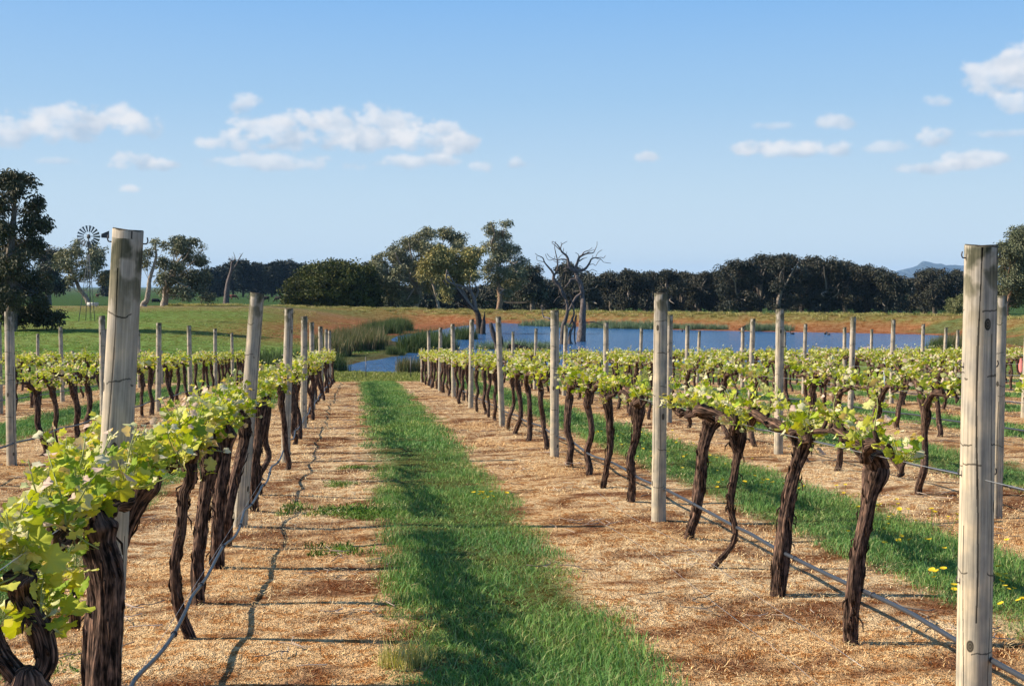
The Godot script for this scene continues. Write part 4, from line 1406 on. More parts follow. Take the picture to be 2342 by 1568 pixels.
# trunk: [x, y, radius m] bearings at distance d; blobs: [x, y, half width, half height] bearings
func tree(called: String, label: String, d: float, trunk: Array, blobs: Array, tints: Array, bark: Color, o: Dictionary = {}):
	var foot := spot(trunk[0][0], trunk[0][1], d)
	var gy := ground(foot.x, foot.z)
	if last_sd < 0.0: gy = WATER_Y - 0.3
	var at := Vector3(foot.x, gy, foot.z)
	var t := thing(called, label, "tree", at, o.get("group", ""))
	var away := Vector3(sin(YAW), 0, -cos(YAW))
	var m := d / F
	var pts := [Vector3(0, -0.3, 0)]
	var rad := [trunk[0][2] * 1.35]
	for k in trunk.size():
		var p := spot(trunk[k][0], trunk[k][1], d) - at
		if p.y < 0.25 and k == 0:
			if trunk.size() > 1: p.y = 0.3
		pts.append(p + away * rf(-0.2, 0.2) * (1.0 if k > 0 else 0.0))
		rad.append(trunk[k][2])
	var sp := smooth_path(pts, 4)
	var sr := []
	for k in sp.size():
		var f := float(k) / 4.0
		var a := mini(int(f), rad.size() - 1)
		sr.append(lerpf(rad[a], rad[mini(a + 1, rad.size() - 1)], f - a))
	var b := Mb.new()
	tube(b, sp, sr, 10, 0.2, 0.12, true, bark, d + trunk[0][0])
	part("trunk", b.commit(), M.gum_bark, t)
	var lb := Mb.new()
	var xf := []
	var cs := PackedColorArray()
	var kind: String = o.get("kind", "gum")
	var cs_m: float = o.get("clump", 0.55)
	var dens: float = o.get("dens", 1.0)
	var depth: float = o.get("depth", 1.0)
	var gap: float = o.get("gap", 0.0)
	for bl in blobs:
		var rx: float = bl[2] * m * 1.1 * (o.get("big", 1.0) as float)
		var ry: float = bl[3] * m * 1.12 * (o.get("big", 1.0) as float)
		var c := spot(bl[0], bl[1], d) - at + away * rf(-1.0, 1.0) * (o.get("spread", 2.2) as float) * depth
		if c.y < pts[pts.size() - 1].y * 0.75: c += away * rf(0.3, 1.6)
		var start: Vector3 = sp[clampi(int(sp.size() * rf(0.55, 0.95)), 2, sp.size() - 1)]
		if start.y > c.y - 0.3: start = sp[clampi(int(sp.size() * 0.5), 2, sp.size() - 1)]
		var mid := start.lerp(c, 0.5) + Vector3(rf(-0.4, 0.4), rf(-0.7, 0.1), rf(-0.4, 0.4)) * minf(1.0, rx)
		var lr: float = maxf(0.035, (trunk[trunk.size() - 1][2] as float) * 0.5)
		tube(lb, smooth_path([start, mid, c + Vector3(0, ry * 0.2, 0)], 5), [lr, lr * 0.9, lr * 0.85, lr * 0.8, lr * 0.7, lr * 0.65, lr * 0.55, lr * 0.5, lr * 0.4, lr * 0.35, lr * 0.25], 6, 0.15, 0, true, bark)
		for k in 4:
			var e := c + Vector3(rf(-0.8, 0.8) * rx, rf(-0.3, 0.8) * ry, rf(-0.8, 0.8) * rx)
			tube(lb, [mid.lerp(c, rf(0.3, 1.0)), c.lerp(e, 0.5) + Vector3(0, -0.1, 0), e], [lr * 0.4, lr * 0.28, lr * 0.12], 5, 0.1, 0, true, bark)
		var n := int(dens * 3.6 * (rx * ry * 2.0 + rx * rx) / (cs_m * cs_m)) + 4
		for k in n:
			var dir := Vector3(rng.randfn(), rng.randfn(), rng.randfn()).normalized()
			var q := pow(rng.randf(), 0.45) * (1.0 if rng.randf() > 0.14 else rf(1.0, 1.35))
			var p := c + Vector3(dir.x * rx * q, dir.y * ry * q, dir.z * rx * q * depth)
			if p.y < 0.2: continue
			if gap > 0.0 and nz.get_noise_3d((p.x + at.x) * 70.0 / maxf(cs_m, 0.4) * 0.4, p.y * 60.0, p.z * 40.0) < gap - 0.55: continue
			xf.append(turned(p, rf(0, TAU), rf(0.7, 1.25) * cs_m / 0.5, rf(0, 0.4)))
			var tc: Color = tints[rng.randi() % tints.size()]
			cs.append(tc * rf(0.75, 1.25))
	for k in int(o.get("front_limbs", 0)):
		var bl: Array = blobs[rng.randi() % blobs.size()]
		var c: Vector3 = spot(bl[0], bl[1], d) - at - away * (bl[2] * m * 1.1 + rf(0.6, 2.0))
		var s0: Vector3 = sp[clampi(int(sp.size() * rf(0.4, 0.75)), 2, sp.size() - 1)]
		var lr: float = (trunk[0][2] as float) * rf(0.3, 0.5)
		var fp := smooth_path([s0, s0.lerp(c, 0.4) + Vector3(rf(-0.6, 0.6), rf(-0.2, 0.6), 0), s0.lerp(c, 0.75) + Vector3(rf(-0.6, 0.6), rf(-0.3, 0.3), 0), c], 4)
		var fr := []
		for j in fp.size(): fr.append(lr * lerpf(1.0, 0.25, float(j) / fp.size()))
		tube(lb, fp, fr, 6, 0.15, 0, true, bark.lerp(Color(0.5, 0.45, 0.4), 0.6))
	if blobs.size():
		if not o.get("no_limbs", false): part("limbs", lb.commit(), M.gum_bark, t)
		if not clumps.has(kind):
			if kind == "gum": clumps[kind] = clump_mesh(34, 0.55, 0.055, 0.26, 0.9, 300)
			elif kind == "pine": clumps[kind] = clump_mesh(44, 0.55, 0.055, 0.28, 0.0, 301)
			else: clumps[kind] = clump_mesh(48, 0.55, 0.06, 0.2, -0.2, 302)
		tag(spread_mm("crown", clumps[kind], M.tree_leaf, xf, cs, t), "", "", "", "stuff")
	return t

func auto_blobs(x: float, top: float, low: float, w: float, n: int) -> Array:
	var out := []
	for k in n:
		var t := (k + 0.5) / n
		var y := lerpf(top + w * 0.16, low, t)
		var reach := w * 0.5 * (0.45 + 0.75 * sin(PI * clampf(t * 0.8 + 0.15, 0, 1)))
		var rw := w * rf(0.20, 0.3)
		out.append([x + rf(-1, 1) * maxf(reach - rw * 0.8, 0.0), y + rf(-3, 3), rw, rw * rf(0.5, 0.72)])
	for k in 4: out.append([x + (k - 1.5) * w * 0.2 + rf(-0.05, 0.05) * w, top + w * (0.1 + 0.1 * absf(k - 1.5)) + rf(-2, 4), w * rf(0.11, 0.17), w * rf(0.07, 0.11)])
	return out

const GUM := [Color(0.18, 0.18, 0.10), Color(0.24, 0.235, 0.13), Color(0.10, 0.115, 0.065), Color(0.29, 0.275, 0.165), Color(0.19, 0.175, 0.08)]
const GOLD := [Color(0.30, 0.255, 0.075), Color(0.22, 0.205, 0.07), Color(0.36, 0.29, 0.10), Color(0.15, 0.155, 0.065)]
const DARK := [Color(0.03, 0.034, 0.02), Color(0.045, 0.045, 0.026), Color(0.062, 0.054, 0.034), Color(0.03, 0.036, 0.028)]  # cloud shadow over the woodland is put into these leaf colours
const PINE := [Color(0.022, 0.032, 0.022), Color(0.03, 0.04, 0.026), Color(0.018, 0.026, 0.02)]  # cloud shade on the windbreak is mixed into these tints as well
const WATTLE := [Color(0.06, 0.075, 0.014), Color(0.085, 0.095, 0.018), Color(0.035, 0.045, 0.014), Color(0.11, 0.11, 0.02)]
const PALE := Color(0.50, 0.44, 0.37)
const GREYB := Color(0.26, 0.23, 0.20)
const RUST := Color(0.42, 0.22, 0.11)

func zb(list: Array, ox: float, oy: float, s: float) -> Array:   # bearings noted from an enlargement
	var out := []
	for e in list: out.append([ox + e[0] * s, oy + e[1] * s, e[2] * s if e.size() > 3 else e[2], e[3] * s] if e.size() > 3 else [ox + e[0] * s, oy + e[1] * s, e[2]])
	return out

func make_trees():
	# windmill side
	tree("gum_tree", "tall dark bushy tree at the paddock's edge, its branches sweeping to the grass", 94.0, zb([[100, 1490, 0.42], [110, 1200, 0.36], [95, 900, 0.3], [110, 560, 0.2], [120, 350, 0.1]], 0, 356, 0.263),
		zb([[60, 235, 90, 75], [160, 215, 75, 60], [130, 190, 70, 40], [150, 330, 90, 80], [290, 410, 50, 60], [60, 420, 110, 80], [180, 470, 120, 80], [340, 600, 56, 56], [230, 620, 120, 90], [60, 640, 130, 110], [100, 820, 150, 110], [300, 780, 80, 60], [230, 950, 150, 110], [40, 1020, 150, 120], [260, 1130, 120, 100], [340, 1250, 75, 70], [120, 1250, 160, 120], [420, 1410, 56, 34], [330, 1440, 100, 40], [120, 1420, 160, 70], [250, 1370, 120, 70], [-60, 700, 120, 120], [-80, 1000, 140, 140], [-60, 1300, 150, 140], [-40, 450, 100, 100]], 0, 356, 0.263),
		[Color(0.045, 0.052, 0.024), Color(0.06, 0.062, 0.03), Color(0.032, 0.04, 0.02), Color(0.085, 0.075, 0.035)], GREYB, {"clump": 0.5, "dens": 0.9, "spread": 1.6, "gap": 0.42})
	tree("gum_tree", "dark grey green tree behind the tall bushy tree by the paddock", 235.0, zb([[420, 1210, 0.5], [430, 1050, 0.4], [430, 900, 0.2]], 0, 356, 0.263),
		zb([[440, 850, 44, 44], [410, 930, 80, 70], [480, 1010, 60, 70], [430, 1060, 100, 80], [360, 1000, 80, 90], [350, 880, 60, 50], [500, 1110, 40, 50], [440, 1140, 80, 50]], 0, 356, 0.263), DARK + [GUM[2]], GREYB, {"clump": 0.9, "spread": 3.0})
	tree("gum_tree", "spreading grey gum with a pale bent trunk right behind the windmill", 170.0, zb([[775, 1295, 0.34], [735, 1220, 0.28], [690, 1150, 0.25], [655, 1070, 0.2], [610, 980, 0.12]], 0, 356, 0.263),
		zb([[560, 870, 54, 40], [690, 760, 30, 22], [680, 850, 80, 50], [800, 830, 70, 46], [870, 890, 46, 40], [620, 930, 90, 56], [760, 930, 90, 56], [850, 980, 60, 56], [560, 970, 46, 60], [890, 1070, 46, 50], [640, 1090, 50, 36], [780, 1030, 80, 40]], 0, 356, 0.263), GUM, PALE, {"clump": 0.62, "dens": 0.8, "gap": 0.22})
	tree("dead_gum", "leaning pale gum trunk with few leaves left at its top, on the rise", 148.0, zb([[262, 975, 0.34], [300, 880, 0.3], [325, 740, 0.26], [335, 640, 0.22], [355, 560, 0.2], [392, 420, 0.17], [415, 310, 0.12], [402, 205, 0.05]], 281, 524.6, 0.184),
		zb([[320, 290, 60, 36], [440, 175, 50, 32], [500, 200, 40, 36], [290, 420, 50, 60], [270, 350, 40, 40]], 281, 524.6, 0.184), GUM, PALE, {"clump": 0.5, "dens": 0.7, "gap": 0.2})
	tree("gum_tree", "big rounded gum with two pale trunks on the rise beside the leaning trunk", 152.0, zb([[515, 975, 0.42], [530, 870, 0.36], [542, 740, 0.3], [580, 600, 0.22], [660, 420, 0.12]], 281, 524.6, 0.184),
		zb([[680, 145, 85, 46], [760, 200, 90, 66], [900, 160, 66, 38], [940, 240, 66, 56], [965, 330, 56, 56], [800, 330, 116, 76], [640, 260, 80, 56], [900, 420, 100, 66], [560, 430, 96, 66], [700, 480, 116, 76], [450, 560, 90, 76], [600, 640, 130, 90], [800, 600, 146, 90], [950, 600, 86, 86], [450, 760, 76, 66], [620, 800, 86, 56], [820, 780, 116, 76], [960, 850, 86, 46], [880, 700, 100, 80]], 281, 524.6, 0.184),
		[Color(0.11, 0.12, 0.065), Color(0.15, 0.16, 0.09), Color(0.07, 0.08, 0.045), Color(0.20, 0.195, 0.115)], PALE, {"clump": 0.55, "dens": 1.0, "gap": 0.42, "front_limbs": 5})
	var dt: Node3D = tree("dead_tree", "thin bare dead tree in front of the dark pines", 178.0, zb([[1282, 950, 0.42], [1290, 780, 0.38], [1308, 650, 0.3], [1345, 520, 0.2], [1352, 400, 0.09]], 281, 524.6, 0.184), [], [], Color(0.24, 0.21, 0.21))
	branches(dt, 178.0, zb([[0, 0, 0]], 281, 524.6, 0.184)[0], 0.184, [[[1340, 540, 0.14], [1380, 480, 0.1], [1420, 420, 0.08], [1455, 350, 0.05], [1500, 290, 0.02]], [[1352, 410, 0.08], [1395, 360, 0.05], [1372, 280, 0.015]], [[1350, 390, 0.06], [1335, 370, 0.04], [1303, 340, 0.015]], [[1440, 380, 0.04], [1400, 370, 0.025], [1340, 330, 0.012]], [[1455, 350, 0.04], [1475, 320, 0.02], [1450, 300, 0.012]]], Color(0.24, 0.21, 0.21))
	# dark pines across the far paddock
	var px := [[20, 622, 30], [70, 630, 34], [250, 622, 36], [480, 616, 30], [502, 612, 28], [533, 597, 30], [556, 599, 34], [585, 603, 30], [600, 605, 28], [622, 602, 32], [640, 600, 30], [662, 599, 34], [685, 606, 30], [706, 612, 26], [815, 612, 40], [846, 606, 40], [866, 608, 36]]
	for k in px.size():
		var e: Array = px[k]
		var d := 505.0 + (k % 3) * 14.0
		var bl := [[e[0], e[1] + 9, e[2] * 0.42, 9], [e[0] - e[2] * 0.16, e[1] + 20, e[2] * 0.42, 13], [e[0] + e[2] * 0.18, e[1] + 24, e[2] * 0.42, 13], [e[0], e[1] + 38, e[2] * 0.46, 15], [e[0] + 3, e[1] + 54, e[2] * 0.4, 14], [e[0] - 6, e[1] + 50, e[2] * 0.36, 14]]
		tree("pine_tree", "dark pine in the far windbreak, %s along it from the tall bushy tree" % (ORD + ["twelfth", "thirteenth", "fourteenth", "fifteenth", "sixteenth", "seventeenth"])[k], d, [[e[0], 676, 0.4], [e[0], 640, 0.3], [e[0], e[1] + 14, 0.15]], bl, PINE, Color(0.06, 0.045, 0.035), {"kind": "pine", "clump": 1.7, "dens": 1.1, "spread": 1.5, "no_limbs": true, "group": "pines of the far windbreak"})
	# centre
	tree("wattle_bush", "broad low rounded olive green bush tree on the bank", 182.0, [[760, 704, 0.4], [762, 680, 0.34], [760, 640, 0.2]],
		[[762, 621, 50, 20], [715, 632, 36, 22], [812, 630, 42, 22], [745, 655, 70, 34], [690, 668, 40, 32], [832, 668, 34, 34], [775, 650, 66, 36], [700, 690, 46, 20], [790, 688, 60, 22], [835, 692, 28, 18], [670, 690, 22, 18]], WATTLE, GREYB, {"kind": "bush", "clump": 0.75, "dens": 1.6, "spread": 1.5, "no_limbs": true})
	tree("gum_tree", "large domed gum with pale forking limbs, widest of the centre trees", 192.0, zb([[445, 985, 0.5], [470, 900, 0.42], [480, 800, 0.36], [470, 640, 0.28], [520, 450, 0.15]], 843, 468.4, 0.24),
		zb([[60, 640, 70, 70], [90, 760, 80, 60], [110, 560, 60, 60], [380, 900, 90, 50], [550, 285, 86, 46], [740, 275, 76, 46], [835, 320, 62, 46], [860, 390, 56, 36], [400, 370, 96, 56], [500, 430, 116, 56], [270, 460, 76, 56], [180, 530, 86, 66], [120, 620, 66, 76], [330, 560, 116, 76], [620, 420, 96, 56], [700, 470, 86, 46], [250, 700, 116, 76], [150, 760, 86, 66], [420, 650, 106, 76], [540, 620, 96, 86], [450, 800, 80, 50], [300, 830, 76, 56], [200, 880, 66, 50]], 843, 468.4, 0.24), GUM, PALE, {"clump": 0.6, "dens": 1.15, "spread": 3.0, "gap": 0.42, "front_limbs": 6, "big": 1.12})
	tree("gum_tree", "slim pale trunked gum between the domed gum and the golden tree", 188.0, zb([[668, 990, 0.24], [650, 900, 0.2], [620, 780, 0.17], [570, 660, 0.1]], 843, 468.4, 0.24),
		zb([[560, 680, 70, 50], [640, 720, 70, 50], [700, 760, 60, 50], [580, 790, 60, 46], [640, 640, 70, 46]], 843, 468.4, 0.24), GUM + GOLD, PALE, {"clump": 0.55, "dens": 1.1, "gap": 0.42, "big": 1.15})
	tree("golden_gum", "golden green tree leaning over, its dark trunk standing in the water", 117.0, [[1097, 763, 0.32], [1095, 730, 0.27], [1090, 712, 0.23], [1075, 697, 0.15], [1062, 685, 0.12], [1030, 648, 0.07]],
		zb([[590, 620, 100, 60], [700, 540, 110, 60], [820, 500, 120, 55], [940, 470, 100, 50], [1030, 450, 60, 40], [760, 620, 120, 70], [900, 600, 120, 70], [1010, 560, 80, 60], [720, 720, 90, 60], [860, 700, 100, 60], [980, 680, 80, 50], [560, 560, 60, 40], [660, 460, 70, 45], [780, 800, 60, 50], [740, 880, 60, 50]], 843, 468.4, 0.24), GOLD, Color(0.10, 0.08, 0.065), {"clump": 0.42, "dens": 0.85, "spread": 1.3, "gap": 0.42, "big": 1.1, "front_limbs": 5})
	tree("gum_tree", "tallest slender gum with an orange streaked trunk and a tuft on top", 196.0, zb([[1240, 1000, 0.44], [1255, 880, 0.38], [1225, 700, 0.32], [1230, 560, 0.24], [1180, 420, 0.16], [1200, 250, 0.08]], 843, 468.4, 0.24),
		zb([[1290, 180, 56, 26], [1170, 195, 28, 18], [1140, 265, 66, 46], [1260, 290, 66, 36], [1200, 400, 106, 56], [1350, 440, 86, 66], [1420, 540, 76, 76], [1250, 520, 96, 76], [1330, 640, 126, 56], [1200, 720, 76, 50], [1350, 740, 116, 56], [1420, 650, 70, 70], [1130, 600, 56, 50], [1300, 850, 60, 40]], 843, 468.4, 0.24), GUM, RUST.lerp(PALE, 0.45), {"clump": 0.6, "dens": 0.85, "spread": 2.0, "gap": 0.42, "big": 1.1, "front_limbs": 5})
	tree("gum_tree", "dark low gum tucked between the tallest gum and the dead tree", 215.0, zb([[1560, 1000, 0.4], [1560, 850, 0.3], [1555, 700, 0.15]], 843, 468.4, 0.24),
		zb([[1520, 610, 50, 46], [1590, 640, 50, 56], [1545, 720, 90, 70], [1610, 760, 60, 60], [1500, 820, 90, 70], [1590, 870, 80, 60], [1440, 880, 80, 60], [1120, 880, 90, 60], [1020, 900, 80, 50]], 843, 468.4, 0.24), DARK + [GUM[2]], GREYB, {"clump": 0.75, "spread": 2.5})
	# dark woodland behind the bank
	var wood := [[1248, 640, 60, 255], [1302, 602, 62, 262], [1350, 632, 60, 250], [1398, 622, 62, 270], [1444, 618, 70, 255], [1486, 622, 60, 265], [1524, 615, 62, 250], [1562, 620, 60, 270], [1600, 622, 66, 255], [1644, 622, 70, 262], [1690, 592, 92, 240], [1742, 582, 90, 252], [1790, 578, 84, 236], [1838, 586, 70, 258], [1886, 588, 92, 238], [1934, 594, 90, 250], [1984, 604, 80, 240], [2030, 622, 72, 236], [2058, 640, 44, 250], [2105, 628, 66, 262], [2146, 611, 76, 255], [2192, 616, 66, 262]]
	var names := ["behind the dark low gum", "its round crown showing through the dead branches", "just past the dead tree", "fourth from the dark low gum", "fifth from the dark low gum", "sixth from the dark low gum", "seventh from the dark low gum", "eighth from the dark low gum", "ninth from the dark low gum", "tenth from the dark low gum", "at the start of the taller clump", "second in the taller clump", "crowning the taller clump", "fourth in the taller clump, with a slender top", "fifth in the taller clump, broad headed", "sixth in the taller clump", "near the low end of the taller clump", "at the low end of the taller clump", "smallest, beside the gap in the wood", "first beyond the gap in the wood", "flat topped under the blue mountain", "against the big cracked post"]
	for k in wood.size():
		var e: Array = wood[k]
		var bl := auto_blobs(e[0], e[1], 690, e[2], 12) + [[e[0] - e[2] * 0.2, 700, e[2] * 0.3, 12], [e[0] + e[2] * 0.22, 694, e[2] * 0.28, 12]]
		var lx: float = e[0] + rf(-0.15, 0.15) * e[2]
		tree("woodland_gum", "dark woodland gum " + names[k], e[3], [[lx, 720, 0.5], [lx + rf(-5, 5), 690, 0.42], [e[0] + rf(-8, 8), 660, 0.32], [e[0], e[1] + 26, 0.14]], bl, DARK, Color(0.17, 0.15, 0.135) if k % 3 else Color(0.36, 0.31, 0.27), {"clump": 0.8, "dens": 0.85, "spread": 3.0, "gap": 0.4, "front_limbs": 2 + k % 3, "group": "dark woodland behind the dam bank"})
	for k in 17:
		var x := 1225.0 + k * 52.0
		var top := 634.0 + 8.0 * sin(k * 2.1)
		if k > 8 and k < 15: top = 622.0
		if k == 16: continue
		tree("woodland_gum", "dark gum deep in the woodland, %s back row tree from the dead tree" % (ORD + ["twelfth", "thirteenth", "fourteenth", "fifteenth", "sixteenth", "seventeenth"])[k], 345.0, [[x, 705, 0.5], [x, 680, 0.4], [x, top + 20, 0.2]], auto_blobs(x, top, 692, 74, 8) + [[x, 690, 50, 22], [x - 20, 680, 40, 22], [x + 18, 700, 40, 16]], DARK, Color(0.12, 0.10, 0.09), {"clump": 1.5, "dens": 0.9, "spread": 3.0, "no_limbs": true, "group": "dark woodland behind the dam bank"})
	for k in 8:
		var x := 880.0 + k * 47.0
		tree("scrub_tree", "dark scrub tree low behind the centre gums, %s from the olive bush" % ORD[k], 262.0, [[x, 722, 0.3], [x, 700, 0.25], [x, 680, 0.15]], auto_blobs(x, 652.0 + 9.0 * sin(k * 1.9), 700, 62, 6) + [[x - 10, 700, 34, 14]], DARK + [GUM[2]], GREYB, {"clump": 1.1, "dens": 0.8, "no_limbs": true, "group": "scrub behind the centre gums"})
	tree("green_shrub", "small sunlit grey green shrub on the bank beside the big cracked post", 138.0, [[2195, 722, 0.15], [2192, 705, 0.1]], [[2188, 698, 18, 16], [2206, 692, 18, 16], [2180, 708, 14, 10]], [Color(0.14, 0.15, 0.06), Color(0.18, 0.18, 0.08)], GREYB, {"clump": 0.35, "dens": 0.9})
	tree("gum_tree", "sunlit grey gum at the edge of view beyond the big cracked post", 128.0, [[2304, 726, 0.2], [2302, 705, 0.17], [2306, 680, 0.14], [2330, 620, 0.1]],
		[[2330, 545, 26, 20], [2306, 580, 30, 22], [2336, 575, 30, 26], [2300, 610, 26, 24], [2330, 620, 34, 26], [2305, 645, 26, 22], [2336, 655, 30, 24], [2290, 565, 16, 12], [2360, 600, 40, 40], [2370, 660, 40, 36], [2290, 672, 20, 18], [2325, 690, 24, 14], [2350, 540, 30, 24]], [Color(0.12, 0.135, 0.07), Color(0.16, 0.165, 0.09), Color(0.09, 0.10, 0.05)], RUST.lerp(PALE, 0.4), {"clump": 0.42, "dens": 0.85, "spread": 1.6, "gap": 0.2})

func branches(t: Node3D, d: float, org: Array, s: float, list: Array, col: Color, rs := 1.0, wild := 0.6):
	var away := Vector3(sin(YAW), 0, -cos(YAW))
	var i := 0
	for br in list:
		var b := Mb.new()
		var pts := []
		var dz0 := 0.0
		var dz1 := rf(-wild, wild)
		for k in br.size():
			var tt: float = float(k) / (br.size() - 1)
			pts.append(spot(org[0] + br[k][0] * s, org[1] + br[k][1] * s, d) - t.position + away * lerpf(dz0, dz1, tt * tt))
		var sp := smooth_path(pts, 4)
		var sr := []
		for k in sp.size():
			var f := k / 4.0
			var a := mini(int(f), br.size() - 1)
			sr.append(rs * maxf(0.02, 1.1 * lerpf(br[a][2], br[mini(a + 1, br.size() - 1)][2], f - a)))
		tube(b, sp, sr, 9 if sr[0] > 0.06 else 6, 0.18, 0.12, true, col, d + i)
		part("branch" if i > 0 or s < 0.18 else "branch", b.commit(), M.gum_bark, t)
		i += 1

func make_dead_trees():
	# bare tree in the water: [x, y, radius m]; the foot stands 100 m off
	var col := Color(0.25, 0.215, 0.20)
	var d := 100.0
	var t: Node3D = tree("dead_tree", "large bare grey dead tree standing in the water, its limbs spread like antlers", d, [[1328.6, 781, 0.36], [1331.8, 753, 0.3], [1331.8, 726, 0.25], [1333, 699, 0.21], [1332, 677, 0.17], [1330.5, 662, 0.155], [1327.6, 648, 0.165], [1321, 637, 0.165], [1318, 626, 0.15], [1314.6, 617.8, 0.14]], [], [], col)
	var org := [1171.0, 515.2]
	branches(t, d, org, 0.108, [
		[[1330, 960, 0.13], [1260, 920, 0.12], [1205, 850, 0.105], [1190, 740, 0.09], [1150, 640, 0.078], [1060, 570, 0.066], [1020, 500, 0.05], [960, 420, 0.034], [905, 370, 0.022], [860, 350, 0.01]],
		[[1015, 520, 0.035], [930, 440, 0.026], [850, 370, 0.018], [866, 335, 0.008]],
		[[1030, 490, 0.04], [1050, 410, 0.028], [1110, 370, 0.02], [1168, 335, 0.01]],
		[[1052, 430, 0.018], [1045, 395, 0.013], [1033, 365, 0.007]],
		[[1078, 575, 0.028], [1090, 520, 0.022], [1093, 482, 0.012]],
		[[1150, 640, 0.02], [1150, 600, 0.016], [1158, 560, 0.008]],
		[[1185, 755, 0.05], [1120, 722, 0.05], [1040, 718, 0.042], [960, 735, 0.035], [890, 718, 0.028], [790, 740, 0.02], [745, 705, 0.015], [705, 610, 0.007]],
		[[890, 715, 0.016], [800, 670, 0.012], [735, 600, 0.007]],
		[[980, 710, 0.025], [1020, 650, 0.02], [1070, 620, 0.01]],
		[[1330, 930, 0.12], [1350, 880, 0.1], [1390, 780, 0.09], [1425, 680, 0.08], [1500, 630, 0.062], [1600, 592, 0.05], [1720, 580, 0.035], [1770, 500, 0.024], [1803, 420, 0.016], [1808, 342, 0.006]],
		[[1470, 650, 0.045], [1530, 565, 0.034], [1640, 525, 0.022], [1700, 468, 0.008]],
		[[1560, 605, 0.03], [1650, 550, 0.022], [1745, 515, 0.01]],
		[[1412, 690, 0.035], [1404, 615, 0.024], [1340, 582, 0.008]],
		[[1425, 760, 0.05], [1495, 710, 0.036], [1590, 680, 0.01]],
		[[1340, 950, 0.13], [1420, 955, 0.115], [1505, 945, 0.1], [1580, 890, 0.085], [1640, 800, 0.07], [1672, 728, 0.055], [1730, 690, 0.04], [1810, 685, 0.03], [1900, 680, 0.022], [1940, 692, 0.016], [1982, 638, 0.006]],
		[[1770, 690, 0.028], [1790, 632, 0.02], [1830, 570, 0.014], [1912, 518, 0.006]],
		[[1790, 700, 0.03], [1880, 715, 0.024], [1940, 775, 0.018], [2020, 792, 0.012], [2105, 801, 0.006]],
		[[1635, 835, 0.03], [1720, 820, 0.022], [1772, 850, 0.017], [1840, 752, 0.012], [1885, 720, 0.006]],
		[[1500, 955, 0.035], [1630, 972, 0.024], [1700, 935, 0.016], [1805, 982, 0.006]],
		[[1690, 690, 0.02], [1705, 660, 0.01], [1700, 640, 0.005]],
		[[1425, 860, 0.03], [1470, 870, 0.02], [1500, 890, 0.008]],
		[[1200, 900, 0.05], [1130, 900, 0.03], [1085, 930, 0.012]],
		[[1370, 1140, 0.09], [1300, 1140, 0.075], [1235, 1150, 0.06], [1215, 1200, 0.05], [1120, 1305, 0.035]],
		[[1440, 1380, 0.02], [1380, 1390, 0.015], [1310, 1405, 0.008]],
	], col)
	var low := [1217.8, 655.8]
	branches(t, d, low, 0.10755, [
		[[1030, 140, 0.1], [1000, 165, 0.09], [930, 220, 0.085], [860, 330, 0.075], [790, 470, 0.065], [735, 570, 0.06]],
		[[1095, 755, 0.05], [1180, 755, 0.045], [1300, 745, 0.035], [1400, 775, 0.025], [1500, 812, 0.02], [1600, 775, 0.008]],
		[[1050, 540, 0.02], [1080, 600, 0.02], [1090, 700, 0.01]],
	], col, 1.0, 0.2)
	# second, twisted trunk beside it
	d = 96.0
	var col2 := Color(0.19, 0.165, 0.155)
	var z := func(a, b): return [low[0] + a * 0.10755, low[1] + b * 0.10755]
	var tk := []
	for e in [[640, 1270, 0.24], [640, 1050, 0.2], [650, 840, 0.17], [705, 700, 0.14], [735, 560, 0.12], [738, 430, 0.1], [712, 260, 0.09], [650, 190, 0.085], [600, 60, 0.09]]:
		var q = z.call(e[0], e[1])
		tk.append([q[0], q[1], e[2]])
	t = tree("dead_tree", "twisted bare dead trunk forking beside the antlered dead tree", d, tk, [], [], col2)
	branches(t, d, org, 0.108, [
		[[1130, 1510, 0.09], [1070, 1400, 0.1], [1010, 1290, 0.12], [930, 1200, 0.13], [880, 1150, 0.12], [890, 1050, 0.1]],
		[[890, 1070, 0.08], [850, 975, 0.07], [740, 850, 0.055], [682, 770, 0.044], [650, 690, 0.034], [545, 642, 0.022], [490, 600, 0.01]],
		[[685, 780, 0.025], [600, 757, 0.02], [530, 735, 0.015], [525, 650, 0.006]],
		[[895, 1060, 0.075], [945, 970, 0.062], [972, 890, 0.055], [960, 790, 0.05], [955, 715, 0.042], [925, 590, 0.03], [903, 480, 0.022], [908, 400, 0.012], [925, 345, 0.006]],
		[[955, 760, 0.03], [1000, 770, 0.02], [990, 800, 0.01]],
		[[950, 780, 0.025], [900, 760, 0.015], [885, 740, 0.007]],
		[[910, 715, 0.02], [905, 690, 0.013], [905, 655, 0.006]],
		[[1015, 1280, 0.05], [1030, 1180, 0.045], [1080, 1080, 0.035], [1100, 980, 0.025], [1160, 960, 0.012]],
		[[1010, 1320, 0.04], [1000, 1400, 0.03], [985, 1480, 0.015]],
	], col2)
